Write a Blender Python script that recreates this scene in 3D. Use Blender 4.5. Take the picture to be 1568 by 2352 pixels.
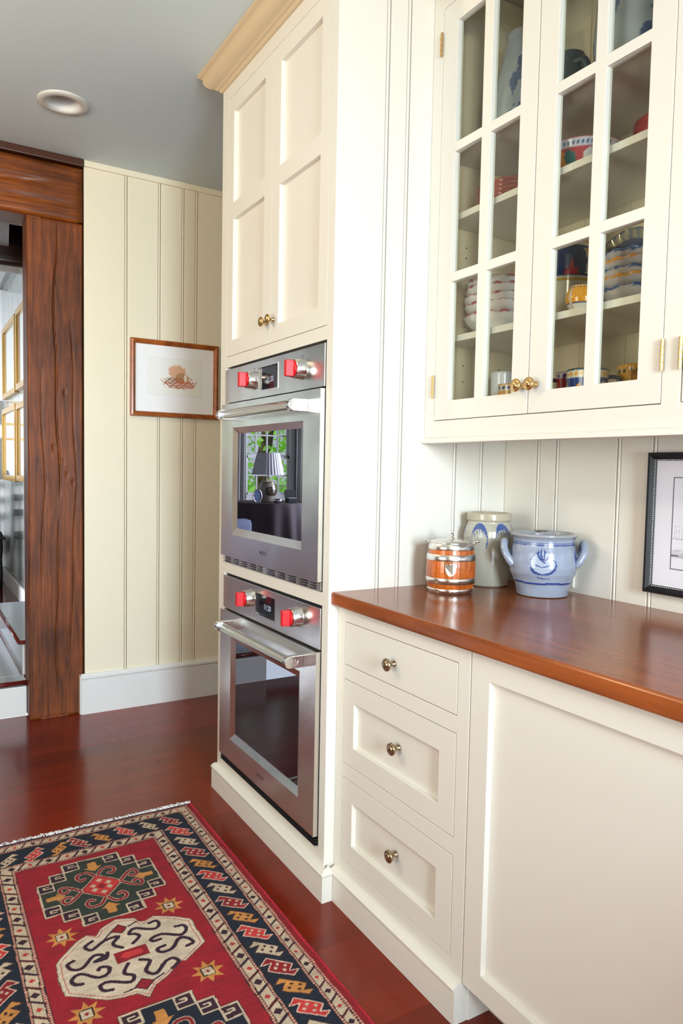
import bpy, bmesh, math, random
import numpy as np
from mathutils import Vector, Matrix, noise as mn

for o in list(bpy.data.objects): bpy.data.objects.remove(o)
random.seed(7); rng = np.random.default_rng(7)
S = bpy.context.scene; COL = S.collection
PI = math.pi

# ------------------------------------------------------------------ camera
cd = bpy.data.cameras.new('camera'); cam = bpy.data.objects.new('camera', cd); COL.objects.link(cam)
cd.sensor_fit = 'HORIZONTAL'; cd.sensor_width = 24.0; cd.lens = 1658.547 / 1568 * 24.0
cd.clip_start = 0.02; cd.clip_end = 200
_r = Vector((0.85670522, -0.51544839, 0.01921289)); _u = Vector((0.01419041, 0.06078673, 0.9980499)); _f = Vector((0.5156111, 0.85476192, -0.05939073))
M = Matrix((( _r.x, _u.x, -_f.x, -1.04431), (_r.y, _u.y, -_f.y, -1.79443), (_r.z, _u.z, -_f.z, 1.27143), (0, 0, 0, 1)))
cam.matrix_world = M
S.camera = cam

# ------------------------------------------------------------------ world, lights, exposure
W = bpy.data.worlds.new('world'); S.world = W; W.use_nodes = True
bg = W.node_tree.nodes['Background']; bg.inputs[0].default_value = (0.80, 0.90, 1.0, 1); bg.inputs[1].default_value = 2.2
def area(name, loc, target, sx, sy, power, color, spread=150):
    l = bpy.data.lights.new(name, 'AREA'); l.spread = math.radians(spread); l.shape = 'RECTANGLE'; l.size = sx; l.size_y = sy; l.energy = power; l.color = color
    o = bpy.data.objects.new(name, l); COL.objects.link(o); o.location = loc
    d = Vector(target) - Vector(loc); o.rotation_euler = d.to_track_quat('-Z', 'Z').to_euler()
    return o
area('daylight_back_window', (-.8, -4.12, 1.45), (-0.5, 0, 0.35), .75, 1.5, 84, (0.72, 0.86, 1.0), 100)
area('added_upper_fill', (-2.5, -4.12, 1.75), (-1.2, 0, 2.9), .9, .9, 26, (1.0, 0.90, 0.72), 90)  # added fill aimed upward at the far wall top and upper doors
area('added_front_fill', (-3.36, -0.9, 1.5), (0, -0.6, 2.3), 2.0, 1.2, 18, (1.0, 0.97, 0.90), 110)  # added fill from the unseen left side for the cabinet fronts
area('added_hall_fill', (-3.85, 4.0, 1.5), (0, 5.2, 0.9), 1.2, 1.4, 115, (0.84, 0.91, 1.0), 90)  # added fill that brightens the hall and what the oven steel reflects
for _p in ((-2.6, .9), (-1.6, -2.4)):
    _l = bpy.data.lights.new('added_ceiling_fill', 'AREA'); _l.shape = 'DISK'; _l.size = .11; _l.energy = 3; _l.color = (1, .70, .38); _o = bpy.data.objects.new('added_ceiling_fill', _l); COL.objects.link(_o); _o.location = (_p[0], _p[1], 2.742)  # unseen warm ceiling fill, added without fixtures
_l = bpy.data.lights.new('added_warm_fill', 'POINT'); _l.energy = 38; _l.color = (1, .79, .50); _l.shadow_soft_size = .09; _o = bpy.data.objects.new('added_warm_fill', _l); COL.objects.link(_o); _o.location = (-1.9, .75, 2.40)  # unseen point fill, added to warm the upper walls and doors
sl = bpy.data.lights.new('sun', 'SUN'); sl.energy = 12; sl.angle = 0.01; sl.color = (1, .95, .85)
so = bpy.data.objects.new('sun', sl); COL.objects.link(so); so.rotation_euler = (Vector((-0.75, 0.35, -0.75))).to_track_quat('-Z', 'Y').to_euler(); so.location = (6, 4, 8)
VS = S.view_settings
S.display_settings.display_device = 'sRGB'
VS.view_transform = 'Standard'; VS.look = 'None'; VS.gamma = 1; VS.use_curve_mapping = False; VS.exposure = 0.28
S.cycles.use_denoising = True
S.cycles.max_bounces = 10; S.cycles.diffuse_bounces = 6; S.cycles.glossy_bounces = 5; S.cycles.transparent_max_bounces = 16
S.cycles.sample_clamp_indirect = 6; S.cycles.caustics_reflective = False; S.cycles.caustics_refractive = False

# ------------------------------------------------------------------ materials
def sc(r, g, b):
    f = lambda c: (c/255/12.92 if c/255 <= .04045 else ((c/255+.055)/1.055)**2.4)
    return (f(r), f(g), f(b), 1)
def mat(name, col, rough=.5, metal=0, spec=.5, bump=0, bscale=60, var=0, vscale=8, coat=0, aniso=0):
    m = bpy.data.materials.new(name); m.use_nodes = True; n = m.node_tree.nodes; L = m.node_tree.links
    b = n['Principled BSDF']; b.inputs['Base Color'].default_value = col; b.inputs['Roughness'].default_value = rough
    b.inputs['Metallic'].default_value = metal; b.inputs['Specular IOR Level'].default_value = spec; b.inputs['Coat Weight'].default_value = coat
    b.inputs['Coat Roughness'].default_value = .08
    tc = n.new('ShaderNodeTexCoord')
    if var:
        t = n.new('ShaderNodeTexNoise'); t.inputs['Scale'].default_value = vscale; t.inputs['Detail'].default_value = 5; L.new(tc.outputs['Object'], t.inputs['Vector'])
        h = n.new('ShaderNodeHueSaturation'); mp = n.new('ShaderNodeMapRange'); mp.inputs['To Min'].default_value = 1-var; mp.inputs['To Max'].default_value = 1+var
        L.new(t.outputs[0], mp.inputs[0]); L.new(mp.outputs[0], h.inputs['Value']); h.inputs['Color'].default_value = col; L.new(h.outputs[0], b.inputs['Base Color'])
    if bump:
        t = n.new('ShaderNodeTexNoise'); t.inputs['Scale'].default_value = bscale; t.inputs['Detail'].default_value = 3; L.new(tc.outputs['Object'], t.inputs['Vector'])
        bp = n.new('ShaderNodeBump'); bp.inputs['Strength'].default_value = bump; bp.inputs['Distance'].default_value = .004; L.new(t.outputs[0], bp.inputs['Height']); L.new(bp.outputs[0], b.inputs['Normal'])
    return m
def wood(name, dark, light, stretch, rough=.3, coat=.0, bump=.15, scale=1.0, rnd=True, contrast=(.3, .7), big=None):
    """grain: noise stretched along an axis, slight per-object shift so neighbouring planks differ"""
    m = bpy.data.materials.new(name); m.use_nodes = True; n = m.node_tree.nodes; L = m.node_tree.links
    b = n['Principled BSDF']; b.inputs['Roughness'].default_value = rough; b.inputs['Coat Weight'].default_value = coat; b.inputs['Coat Roughness'].default_value = .12
    if 'timber' in name or 'counter' in name or 'pine' in name: b.inputs['Specular IOR Level'].default_value = .3
    tc = n.new('ShaderNodeTexCoord'); mp = n.new('ShaderNodeMapping'); mp.inputs['Scale'].default_value = stretch; L.new(tc.outputs['Object'], mp.inputs[0])
    oi = n.new('ShaderNodeObjectInfo'); mu = n.new('ShaderNodeMath'); mu.operation = 'MULTIPLY'; mu.inputs[1].default_value = 37 if rnd else 0; L.new(oi.outputs['Random'], mu.inputs[0])
    L.new(mu.outputs[0], mp.inputs['Location'])
    t = n.new('ShaderNodeTexNoise'); t.inputs['Scale'].default_value = 7*scale; t.inputs['Detail'].default_value = 8; t.inputs['Roughness'].default_value = .62; t.inputs['Distortion'].default_value = .6; L.new(mp.outputs[0], t.inputs[0])
    r = n.new('ShaderNodeValToRGB'); r.color_ramp.elements[0].color = dark; r.color_ramp.elements[1].color = light; r.color_ramp.elements[0].position = contrast[0]; r.color_ramp.elements[1].position = contrast[1]; L.new(t.outputs[0], r.inputs[0])
    t2 = n.new('ShaderNodeTexNoise'); t2.inputs['Scale'].default_value = 2.2*scale; t2.inputs['Detail'].default_value = 3; L.new(tc.outputs['Object'], t2.inputs[0])
    h = n.new('ShaderNodeHueSaturation'); L.new(r.outputs[0], h.inputs['Color'])
    a = n.new('ShaderNodeMapRange'); a.inputs['From Min'].default_value = .3; a.inputs['From Max'].default_value = .7; a.inputs['To Min'].default_value = .5 if 'timber' in name else .74; a.inputs['To Max'].default_value = 1.3 if 'timber' in name else 1.22; L.new(t2.outputs[0], a.inputs[0])
    a2 = n.new('ShaderNodeMapRange'); a2.inputs['To Min'].default_value = .86; a2.inputs['To Max'].default_value = 1.14; L.new(oi.outputs['Random'], a2.inputs[0])
    mm = n.new('ShaderNodeMath'); mm.operation = 'MULTIPLY'; L.new(a.outputs[0], mm.inputs[0]); L.new(a2.outputs[0], mm.inputs[1]); L.new(mm.outputs[0], h.inputs['Value'])
    L.new(h.outputs[0], b.inputs['Base Color'])
    if bump:
        bp = n.new('ShaderNodeBump'); bp.inputs['Strength'].default_value = bump; bp.inputs['Distance'].default_value = .003; L.new(t.outputs[0], bp.inputs['Height']); L.new(bp.outputs[0], b.inputs['Normal'])
    return m
def vcol(name, rough=.5, coat=0, bump=0, bscale=400, sheen=0):
    m = bpy.data.materials.new(name); m.use_nodes = True; n = m.node_tree.nodes; L = m.node_tree.links
    b = n['Principled BSDF']; b.inputs['Roughness'].default_value = rough; b.inputs['Coat Weight'].default_value = coat; b.inputs['Coat Roughness'].default_value = .1
    a = n.new('ShaderNodeAttribute'); a.attribute_name = 'Col'; L.new(a.outputs['Color'], b.inputs['Base Color'])
    if bump:
        tc = n.new('ShaderNodeTexCoord'); t = n.new('ShaderNodeTexNoise'); t.inputs['Scale'].default_value = bscale; t.inputs['Detail'].default_value = 2; L.new(tc.outputs['Object'], t.inputs[0])
        bp = n.new('ShaderNodeBump'); bp.inputs['Strength'].default_value = bump; bp.inputs['Distance'].default_value = .002; L.new(t.outputs[0], bp.inputs['Height']); L.new(bp.outputs[0], b.inputs['Normal'])
    return m
CREAM = (0.735, 0.70, 0.625, 1)
M_cab = mat('cream_cabinet_paint', CREAM, .34, bump=.04, bscale=90, var=.015, vscale=3)
M_wall = mat('cream_wall_paint', (0.80, 0.73, 0.57, 1), .42, bump=.06, bscale=50, var=.02, vscale=2)
M_int = mat('cabinet_interior_paint', (0.78, 0.69, 0.50, 1), .45, bump=.08)
M_crown = mat('shaded_crown_cream', (0.60, 0.46, 0.29, 1), .3, bump=.03)  # cream darkened to ochre: underside shade and red floor bounce in the colour
M_ceil = mat('ceiling_paint', (0.61, 0.70, 0.74, 1), .8, bump=.08, bscale=200)
M_white = mat('white_trim_paint', (0.72, 0.72, 0.71, 1), .35, bump=.05)
M_steel = None
def steel(name, col, rough, st=(1, 2, 500), strength=.25, big=.35):
    m = bpy.data.materials.new(name); m.use_nodes = True; n = m.node_tree.nodes; L = m.node_tree.links
    b = n['Principled BSDF']; b.inputs['Base Color'].default_value = col; b.inputs['Metallic'].default_value = 1; b.inputs['Roughness'].default_value = rough
    tc = n.new('ShaderNodeTexCoord'); mp = n.new('ShaderNodeMapping'); mp.inputs['Scale'].default_value = st; L.new(tc.outputs['Object'], mp.inputs[0])
    t = n.new('ShaderNodeTexNoise'); t.inputs['Scale'].default_value = 3; t.inputs['Detail'].default_value = 3; L.new(mp.outputs[0], t.inputs[0])
    bp = n.new('ShaderNodeBump'); bp.inputs['Strength'].default_value = strength; bp.inputs['Distance'].default_value = .0004; L.new(t.outputs[0], bp.inputs['Height'])
    t2 = n.new('ShaderNodeTexNoise'); t2.inputs['Scale'].default_value = 5; t2.inputs['Detail'].default_value = 1; L.new(tc.outputs['Object'], t2.inputs[0])
    b2 = n.new('ShaderNodeBump'); b2.inputs['Strength'].default_value = big; b2.inputs['Distance'].default_value = .006; L.new(t2.outputs[0], b2.inputs['Height']); L.new(bp.outputs[0], b2.inputs['Normal']); L.new(b2.outputs[0], b.inputs['Normal'])
    return m
M_steel = steel('brushed_stainless_steel', (0.84, 0.82, 0.79, 1), .24, big=.7)
M_chrome = steel('polished_steel', (0.74, 0.73, 0.72, 1), .2, strength=.05, big=.05)
M_silver = steel('silver_plate', (0.74, 0.72, 0.68, 1), .24, st=(5, 5, 5), strength=.1, big=.15)
M_brass = mat('aged_brass', (0.62, 0.40, 0.17, 1), .24, metal=1, var=.12, vscale=90)
M_brassdark = mat('antique_bronze_brass', (0.42, 0.32, 0.20, 1), .25, metal=1, var=.15, vscale=90)
M_copper = mat('brass_hinge_metal', (0.72, 0.46, 0.20, 1), .3, metal=1)
M_black = mat('black_enamel', (.010, .010, .013, 1), .45, spec=.3)
M_dark = mat('dark_gap', (.02, .018, .015, 1), .8)
M_red = mat('red_knob_plastic', (.56, .008, .014, 1), .38, spec=.3)
M_lcd = mat('dark_display_glass', (.010, .012, .018, 1), .12, spec=.25)
def emis(name, col, s):
    m = bpy.data.materials.new(name); m.use_nodes = True; b = m.node_tree.nodes['Principled BSDF']; b.inputs['Base Color'].default_value = (0, 0, 0, 1)
    b.inputs['Emission Color'].default_value = col; b.inputs['Emission Strength'].default_value = s; return m
M_digits = emis('lit_display_digits', (.75, .82, 1, 1), .55)
def mirrorglass():
    m = bpy.data.materials.new('black_oven_glass'); m.use_nodes = True; n = m.node_tree.nodes; L = m.node_tree.links
    b = n['Principled BSDF']; b.inputs['Base Color'].default_value = (.003, .003, .004, 1); b.inputs['Specular IOR Level'].default_value = 0; b.inputs['Roughness'].default_value = .3
    g = n.new('ShaderNodeBsdfGlossy'); g.inputs['Color'].default_value = (.21, .21, .235, 1); g.inputs['Roughness'].default_value = .008
    a = n.new('ShaderNodeAddShader'); L.new(b.outputs[0], a.inputs[0]); L.new(g.outputs[0], a.inputs[1]); L.new(a.outputs[0], n['Material Output'].inputs[0]); return m
M_ovglass = mirrorglass()
def clearglass(name='clear_pane_glass', tint=(.93, .94, .91, 1)):
    m = bpy.data.materials.new(name); m.use_nodes = True; n = m.node_tree.nodes; L = m.node_tree.links
    n.remove(n['Principled BSDF'])
    t = n.new('ShaderNodeBsdfTransparent'); t.inputs[0].default_value = tint; g = n.new('ShaderNodeBsdfGlossy'); g.inputs['Roughness'].default_value = .01
    f = n.new('ShaderNodeFresnel'); f.inputs[0].default_value = 1.45; x = n.new('ShaderNodeMixShader'); ge = n.new('ShaderNodeNewGeometry'); iv = n.new('ShaderNodeMath'); iv.operation = 'SUBTRACT'; iv.inputs[0].default_value = 1; L.new(ge.outputs['Backfacing'], iv.inputs[1]); mf = n.new('ShaderNodeMath'); mf.operation = 'MULTIPLY'; L.new(f.outputs[0], mf.inputs[0]); L.new(iv.outputs[0], mf.inputs[1]); L.new(mf.outputs[0], x.inputs[0]); L.new(t.outputs[0], x.inputs[1]); L.new(g.outputs[0], x.inputs[2]); L.new(x.outputs[0], n['Material Output'].inputs[0]); return m
M_glass = clearglass()
M_floor = wood('red_pine_floor', sc(72, 12, 5), sc(140, 42, 10), (.3, 1.6, 1.6), .2, coat=.14, bump=0, contrast=(.1, .95), scale=.5)
M_hallfloor = wood('hall_floor_wood', sc(70, 20, 14), sc(110, 36, 22), (5, .5, 5), .12, coat=.4, bump=.03)
M_counter = wood('walnut_counter', sc(96, 44, 18), sc(176, 96, 50), (5, .4, 5), .2, coat=.05, bump=0, contrast=(.15, .9))
M_countedge = M_counter
M_timber = wood('hewn_timber', sc(40, 17, 8), sc(146, 76, 30), (5, 5, .35), .5, coat=.04, bump=.14, scale=1.6, contrast=(.22, .75))
M_beamx = wood('hewn_timber_beam', sc(40, 17, 7), sc(150, 78, 24), (.35, 5, 5), .42, coat=.08, bump=.14, scale=1.6, contrast=(.22, .75))
M_darkbeam = wood('dark_old_beam', sc(22, 12, 8), sc(52, 28, 16), (.35, 3, 3), .3, coat=.2, bump=.4)
M_brownpaint = mat('brown_stained_trim', sc(70, 36, 20), .35, bump=.05)
M_nosing = mat('red_brown_nosing', sc(92, 28, 22), .2, coat=.3, var=.1)
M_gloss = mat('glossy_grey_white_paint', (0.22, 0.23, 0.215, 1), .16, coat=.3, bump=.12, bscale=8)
M_step = mat('step_paint_and_sky_glare', (0.40, 0.43, 0.46, 1), .12, coat=.3, bump=.03)  # step paint; on the landing its pale blue stands for reflected sky
M_frameoak = wood('cherry_picture_frame', sc(120, 60, 22), sc(178, 100, 44), (3, 3, 3), .3, coat=.1, bump=.03)
M_gold = mat('gold_leaf_frame', (0.42, 0.25, 0.06, 1), .3, metal=.8)
M_vc = vcol('glazed_painted_ceramic', .14, coat=.5)
M_stone = vcol('salt_glazed_stoneware', .2, coat=.35, bump=.12, bscale=220)
M_print = vcol('printed_paper', .65)
M_rug = vcol('wool_rug_pile', .95, bump=.9, bscale=420)
M_fringe = mat('white_cotton_fringe', (.80, .77, .78, 1), .9)
M_rugred = mat('red_wool_binding', sc(168, 22, 44), .95, bump=.6, bscale=300, var=.2, vscale=120)
M_paper = mat('white_mat_board', (.86, .86, .88, 1), .6)
M_oak = wood('oak_barrel_stave', sc(150, 62, 16), sc(214, 116, 44), (3, 3, .5), .25, coat=.4, bump=.1, scale=6)
M_gray = mat('grey_ceramic', (.25, .27, .3, 1), .15, coat=.4)

# ------------------------------------------------------------------ helpers
def new(name, me, parent=None, m=None):
    o = bpy.data.objects.new(name, me); COL.objects.link(o)
    if m is not None and me is not None:
        if len(me.materials) == 0: me.materials.append(m)
    if parent is not None: o.parent = parent
    return o
def wloc(o):
    v = Vector((0, 0, 0))
    while o is not None: v += o.location; o = o.parent
    return v
def tag(o, label=None, cat=None, group=None, kind=None):
    if label: o['label'] = label
    if cat: o['category'] = cat
    if group: o['group'] = group
    if kind: o['kind'] = kind
    return o
def thing(name, loc, label, cat, group=None):
    o = bpy.data.objects.new(name, None); o.empty_display_size = .05; o.location = loc; COL.objects.link(o)
    return tag(o, label, cat, group)
def fin(name, bm, m, parent=None, bevel=0, smooth=False, base=None):
    """world-space bmesh -> object; origin at parent's origin (or base)"""
    if bevel:
        bmesh.ops.bevel(bm, geom=[e for e in bm.edges if e.is_manifold and e.calc_face_angle(0) > .5], offset=bevel, segments=2, affect='EDGES', profile=.6, clamp_overlap=True)
    off = wloc(parent) if parent is not None else (Vector(base) if base else Vector((0, 0, 0)))
    bmesh.ops.translate(bm, verts=bm.verts, vec=-off)
    me = bpy.data.meshes.new(name); bm.to_mesh(me); bm.free()
    if smooth:
        for p in me.polygons: p.use_smooth = True
    o = new(name, me, parent, m)
    if parent is None and base: o.location = base
    return o
def box(bm, x0, x1, y0, y1, z0, z1):
    x0, x1 = sorted((x0, x1)); y0, y1 = sorted((y0, y1)); z0, z1 = sorted((z0, z1))
    return bmesh.ops.create_cube(bm, size=1, matrix=Matrix.Translation(((x0+x1)/2, (y0+y1)/2, (z0+z1)/2)) @ Matrix.Diagonal((x1-x0, y1-y0, z1-z0, 1)))['verts']
def bx(name, x0, x1, y0, y1, z0, z1, m, parent=None, bevel=0):
    bm = bmesh.new(); box(bm, x0, x1, y0, y1, z0, z1); 
    base = None if parent is not None else ((x0+x1)/2, (y0+y1)/2, min(z0, z1))
    return fin(name, bm, m, parent, bevel, base=base)
def grid_frame(bm, xf, xb, ys, zs, holes):
    """a slab facing -X between xf (front) and xb with rectangular holes, as one welded mesh.
    ys, zs sorted cut lines; holes = set of (i,j) cells left open"""
    ys = sorted(ys); zs = sorted(zs); V = {}
    def v(i, j, k):
        key = (i, j, k)
        if key not in V: V[key] = bm.verts.new((xf if k == 0 else xb, ys[i], zs[j]))
        return V[key]
    ny, nz = len(ys)-1, len(zs)-1
    solid = lambda i, j: 0 <= i < ny and 0 <= j < nz and (i, j) not in holes
    for i in range(ny):
        for j in range(nz):
            if not solid(i, j): continue
            bm.faces.new((v(i, j, 0), v(i, j+1, 0), v(i+1, j+1, 0), v(i+1, j, 0)))
            bm.faces.new((v(i, j, 1), v(i+1, j, 1), v(i+1, j+1, 1), v(i, j+1, 1)))
            if not solid(i-1, j): bm.faces.new((v(i, j, 0), v(i, j, 1), v(i, j+1, 1), v(i, j+1, 0)))
            if not solid(i+1, j): bm.faces.new((v(i+1, j, 0), v(i+1, j+1, 0), v(i+1, j+1, 1), v(i+1, j, 1)))
            if not solid(i, j-1): bm.faces.new((v(i, j, 0), v(i+1, j, 0), v(i+1, j, 1), v(i, j, 1)))
            if not solid(i, j+1): bm.faces.new((v(i, j+1, 0), v(i, j+1, 1), v(i+1, j+1, 1), v(i+1, j+1, 0)))
def gframe(name, xf, xb, ys, zs, holes, m, parent, bevel=.0012):
    bm = bmesh.new(); grid_frame(bm, xf, xb, ys, zs, set(holes)); bmesh.ops.recalc_face_normals(bm, faces=bm.faces); return fin(name, bm, m, parent, bevel)
def catmull(pts, n=8, closed=False):
    P = [Vector(p) for p in pts]; out = []; N = len(P)
    rngi = range(N if closed else N-1)
    for i in rngi:
        g = (lambda k: P[k % N]) if closed else (lambda k: P[max(0, min(N-1, k))])
        p0, p1, p2, p3 = g(i-1), g(i), g(i+1), g(i+2)
        for k in range(n):
            t = k/n; out.append(.5*((2*p1)+(-p0+p2)*t+(2*p0-5*p1+4*p2-p3)*t*t+(-p0+3*p1-3*p2+p3)*t**3))
    if not closed: out.append(P[-1])
    return out
def lathe(name, prof, loc, m, parent=None, seg=48, axis='Z', color=None, scallop=None, smooth=True, fine=None, closed_profile=False, sx=1, sy=1, rot=0):
    """prof: (r, h) list. axis 'Z' up or '-X' (h grows towards -X) . color(theta, h, r, i) vectorised -> rgb"""
    if fine:
        pp = []
        for (a, b) in zip(prof[:-1], prof[1:]):
            n = max(1, int(math.hypot(b[0]-a[0], b[1]-a[1])/fine))
            for k in range(n): pp.append((a[0]+(b[0]-a[0])*k/n, a[1]+(b[1]-a[1])*k/n))
        pp.append(prof[-1]); prof = pp
    n = len(prof); R = np.array([p[0] for p in prof]); H = np.array([p[1] for p in prof])
    th = np.arange(seg)/seg*2*PI
    RR = np.repeat(R[:, None], seg, 1); HH = np.repeat(H[:, None], seg, 1); TT = np.repeat(th[None, :], n, 0); II = np.repeat((np.arange(n)/(n-1))[:, None], seg, 1)
    if scallop: RR, HH = scallop(RR, HH, TT, II)
    if axis == 'Z': X = RR*np.cos(TT+rot)*sx; Y = RR*np.sin(TT+rot)*sy; Z = HH
    elif axis == '-X': X = -HH; Y = RR*np.cos(TT); Z = RR*np.sin(TT)
    elif axis == '-Y': Y = -HH; X = RR*np.cos(TT); Z = RR*np.sin(TT)
    V = np.stack([X, Y, Z], -1).reshape(-1, 3); off = Vector(loc) - (wloc(parent) if parent is not None else Vector(loc)); V = V + np.array(off)
    i = np.arange(n-1)[:, None]*seg; j = np.arange(seg)[None, :]; k = (j+1) % seg
    F = np.stack([i+j, i+k, i+seg+k, i+seg+j], -1).reshape(-1, 4)
    if axis == '-Y': F = F[:, ::-1]
    me = bpy.data.meshes.new(name); me.from_pydata(V.tolist(), [], F.tolist())
    if color is not None:
        c = color(TT, HH, RR, II); c = np.concatenate([c, np.ones(c.shape[:2]+(1,))], -1).reshape(-1, 4)
        at = me.color_attributes.new('Col', 'FLOAT_COLOR', 'POINT'); at.data.foreach_set('color', c.astype(np.float32).ravel())
    if smooth: me.polygons.foreach_set('use_smooth', [True]*len(me.polygons))
    o = new(name, me, parent, m)
    if parent is None: o.location = loc
    bm = bmesh.new(); bm.from_mesh(me); bmesh.ops.remove_doubles(bm, verts=bm.verts, dist=1e-6); bmesh.ops.recalc_face_normals(bm, faces=bm.faces); bm.to_mesh(me); bm.free()
    return o
def tube(name, path, rad, m, parent=None, seg=12, cap=True):
    P = [Vector(p) for p in path]; n = len(P); R = rad if isinstance(rad, (list, tuple)) else [rad]*n
    off = wloc(parent) if parent is not None else Vector((0, 0, 0)); bm = bmesh.new(); rings = []
    up = None
    for i, p in enumerate(P):
        t = (P[min(n-1, i+1)]-P[max(0, i-1)]).normalized()
        if up is None: up = t.orthogonal().normalized()
        up = (up - t*up.dot(t)).normalized(); w = t.cross(up)
        rings.append([bm.verts.new(p-off+(up*math.cos(a)+w*math.sin(a))*R[i]) for a in [2*PI*k/seg for k in range(seg)]])
    for a, b in zip(rings[:-1], rings[1:]):
        for k in range(seg): bm.faces.new((a[k], a[(k+1) % seg], b[(k+1) % seg], b[k]))
    if cap: bm.faces.new(rings[0][::-1]); bm.faces.new(rings[-1])
    bmesh.ops.recalc_face_normals(bm, faces=bm.faces)
    me = bpy.data.meshes.new(name); bm.to_mesh(me); bm.free()
    for p in me.polygons: p.use_smooth = len(p.vertices) == 4
    return new(name, me, parent, m)
def poly_prism(bm, pts2, plane, d0, d1):
    """extrude polygon pts2 (a,b) between d0,d1 on plane axis: 'X': (y,z), 'Y': (x,z), 'Z': (x,y)"""
    mk = {'X': lambda a, b, d: (d, a, b), 'Y': lambda a, b, d: (a, d, b), 'Z': lambda a, b, d: (a, b, d)}[plane]
    A = [bm.verts.new(mk(a, b, d0)) for a, b in pts2]; B_ = [bm.verts.new(mk(a, b, d1)) for a, b in pts2]; n = len(pts2)
    bm.faces.new(A); bm.faces.new(B_[::-1])
    for i in range(n): bm.faces.new((A[i], B_[i], B_[(i+1) % n], A[(i+1) % n]))
    bmesh.ops.recalc_face_normals(bm, faces=bm.faces)
def prism(name, pts2, plane, d0, d1, m, parent=None, bevel=0, smooth=False, base=None):
    bm = bmesh.new(); poly_prism(bm, pts2, plane, d0, d1); return fin(name, bm, m, parent, bevel, smooth, base)
def text(name, body, size, loc, m, parent, ext=.0003, sp=1.0):
    """text on a plane facing -X, reading towards -Y"""
    c = bpy.data.curves.new(name, 'FONT'); c.body = body; c.size = size; c.extrude = ext; c.align_x = 'CENTER'; c.align_y = 'CENTER'; c.space_character = sp; c.resolution_u = 3
    o = bpy.data.objects.new(name, c); COL.objects.link(o); c.materials.append(m)
    bpy.context.view_layer.update(); me = bpy.data.meshes.new_from_object(o.evaluated_get(bpy.context.evaluated_depsgraph_get()))
    bpy.data.objects.remove(o); o = bpy.data.objects.new(name, me); COL.objects.link(o); o.parent = parent
    o.matrix_local = Matrix.Translation(Vector(loc)-wloc(parent)) @ Matrix(((0, 0, -1, 0), (-1, 0, 0, 0), (0, 1, 0, 0), (0, 0, 0, 1)))
    return o
# 2-D raster painting on numpy arrays --------------------------------------------------
class Paint:
    def __init__(s, U, V, base): s.U, s.V = U, V; s.C = np.zeros(U.shape+(3,)) + np.array(base[:3])
    def put(s, mask, col): s.C[mask] = np.array(col[:3])
    def sub(s, pts, pad):
        P = np.array(pts); return (s.U >= P[:, 0].min()-pad) & (s.U <= P[:, 0].max()+pad) & (s.V >= P[:, 1].min()-pad) & (s.V <= P[:, 1].max()+pad)
    def poly(s, pts, col):
        b = s.sub(pts, 0); 
        if not b.any(): return
        u, v = s.U[b], s.V[b]; ins = np.zeros(u.shape, bool); n = len(pts)
        for i in range(n):
            (x0, y0), (x1, y1) = pts[i], pts[(i+1) % n]
            if y0 == y1: continue
            c = ((y0 > v) != (y1 > v)) & (u < (x1-x0)*(v-y0)/(y1-y0)+x0); ins ^= c
        idx = np.argwhere(b)[ins]; s.C[tuple(idx.T)] = np.array(col[:3])
    def line(s, pts, w, col, closed=False, taper=False):
        pts = list(pts)+([pts[0]] if closed else []); n = len(pts)-1
        for i in range(n):
            a, c = np.array(pts[i]), np.array(pts[i+1]); ww = w*(.35+.65*math.sin(PI*min(1, (i+.7)/n))) if taper else w
            b = s.sub([a, c], ww)
            if not b.any(): continue
            u, v = s.U[b]-a[0], s.V[b]-a[1]; d = c-a; L2 = max(1e-12, d@d); t = np.clip((u*d[0]+v*d[1])/L2, 0, 1)
            m = np.hypot(u-t*d[0], v-t*d[1]) < ww/2; idx = np.argwhere(b)[m]; s.C[tuple(idx.T)] = np.array(col[:3])
    def dot(s, c, r, col, ry=None):
        s.put(((s.U-c[0])/r)**2+((s.V-c[1])/(ry or r))**2 < 1, col)
def crv(pts, n=6): return [(p.x, p.y) for p in catmull([(a, b, 0) for a, b in pts], n)]
def sheet(name, us, vs, fn, m, parent=None, C=None, base=None):
    """grid mesh; fn(U,V)->X,Y,Z arrays"""
    U, V = np.meshgrid(us, vs, indexing='ij'); X, Y, Z = fn(U, V); off = wloc(parent) if parent is not None else Vector(base or (0, 0, 0))
    P = np.stack([X, Y, Z], -1).reshape(-1, 3)-np.array(off); a, b = U.shape; i = np.arange(a-1)[:, None]*b; j = np.arange(b-1)[None, :]
    F = np.stack([i+j, i+j+1, i+b+j+1, i+b+j], -1).reshape(-1, 4).astype(np.int32)
    me = bpy.data.meshes.new(name); nf = len(F)
    me.vertices.add(len(P)); me.vertices.foreach_set('co', P.astype(np.float32).ravel()); me.loops.add(nf*4); me.loops.foreach_set('vertex_index', F.ravel())
    me.polygons.add(nf); me.polygons.foreach_set('loop_start', np.arange(nf, dtype=np.int32)*4); me.update(calc_edges=True)
    if C is not None:
        c = np.concatenate([C, np.ones(C.shape[:2]+(1,))], -1).reshape(-1, 4); at = me.color_attributes.new('Col', 'FLOAT_COLOR', 'POINT'); at.data.foreach_set('color', c.astype(np.float32).ravel())
    me.validate(); o = new(name, me, parent, m)
    if parent is None and base: o.location = base
    return o
def fbm(U, V, s, seed=0):
    """cheap smooth noise from random sines"""
    r = np.random.default_rng(seed); out = np.zeros(U.shape)
    for k in range(9):
        a = r.uniform(0, 2*PI); f = s*r.uniform(.5, 2.2); out += np.sin((U*math.cos(a)+V*math.sin(a))*f+r.uniform(0, 6.28))/9**.5
    return out

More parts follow.
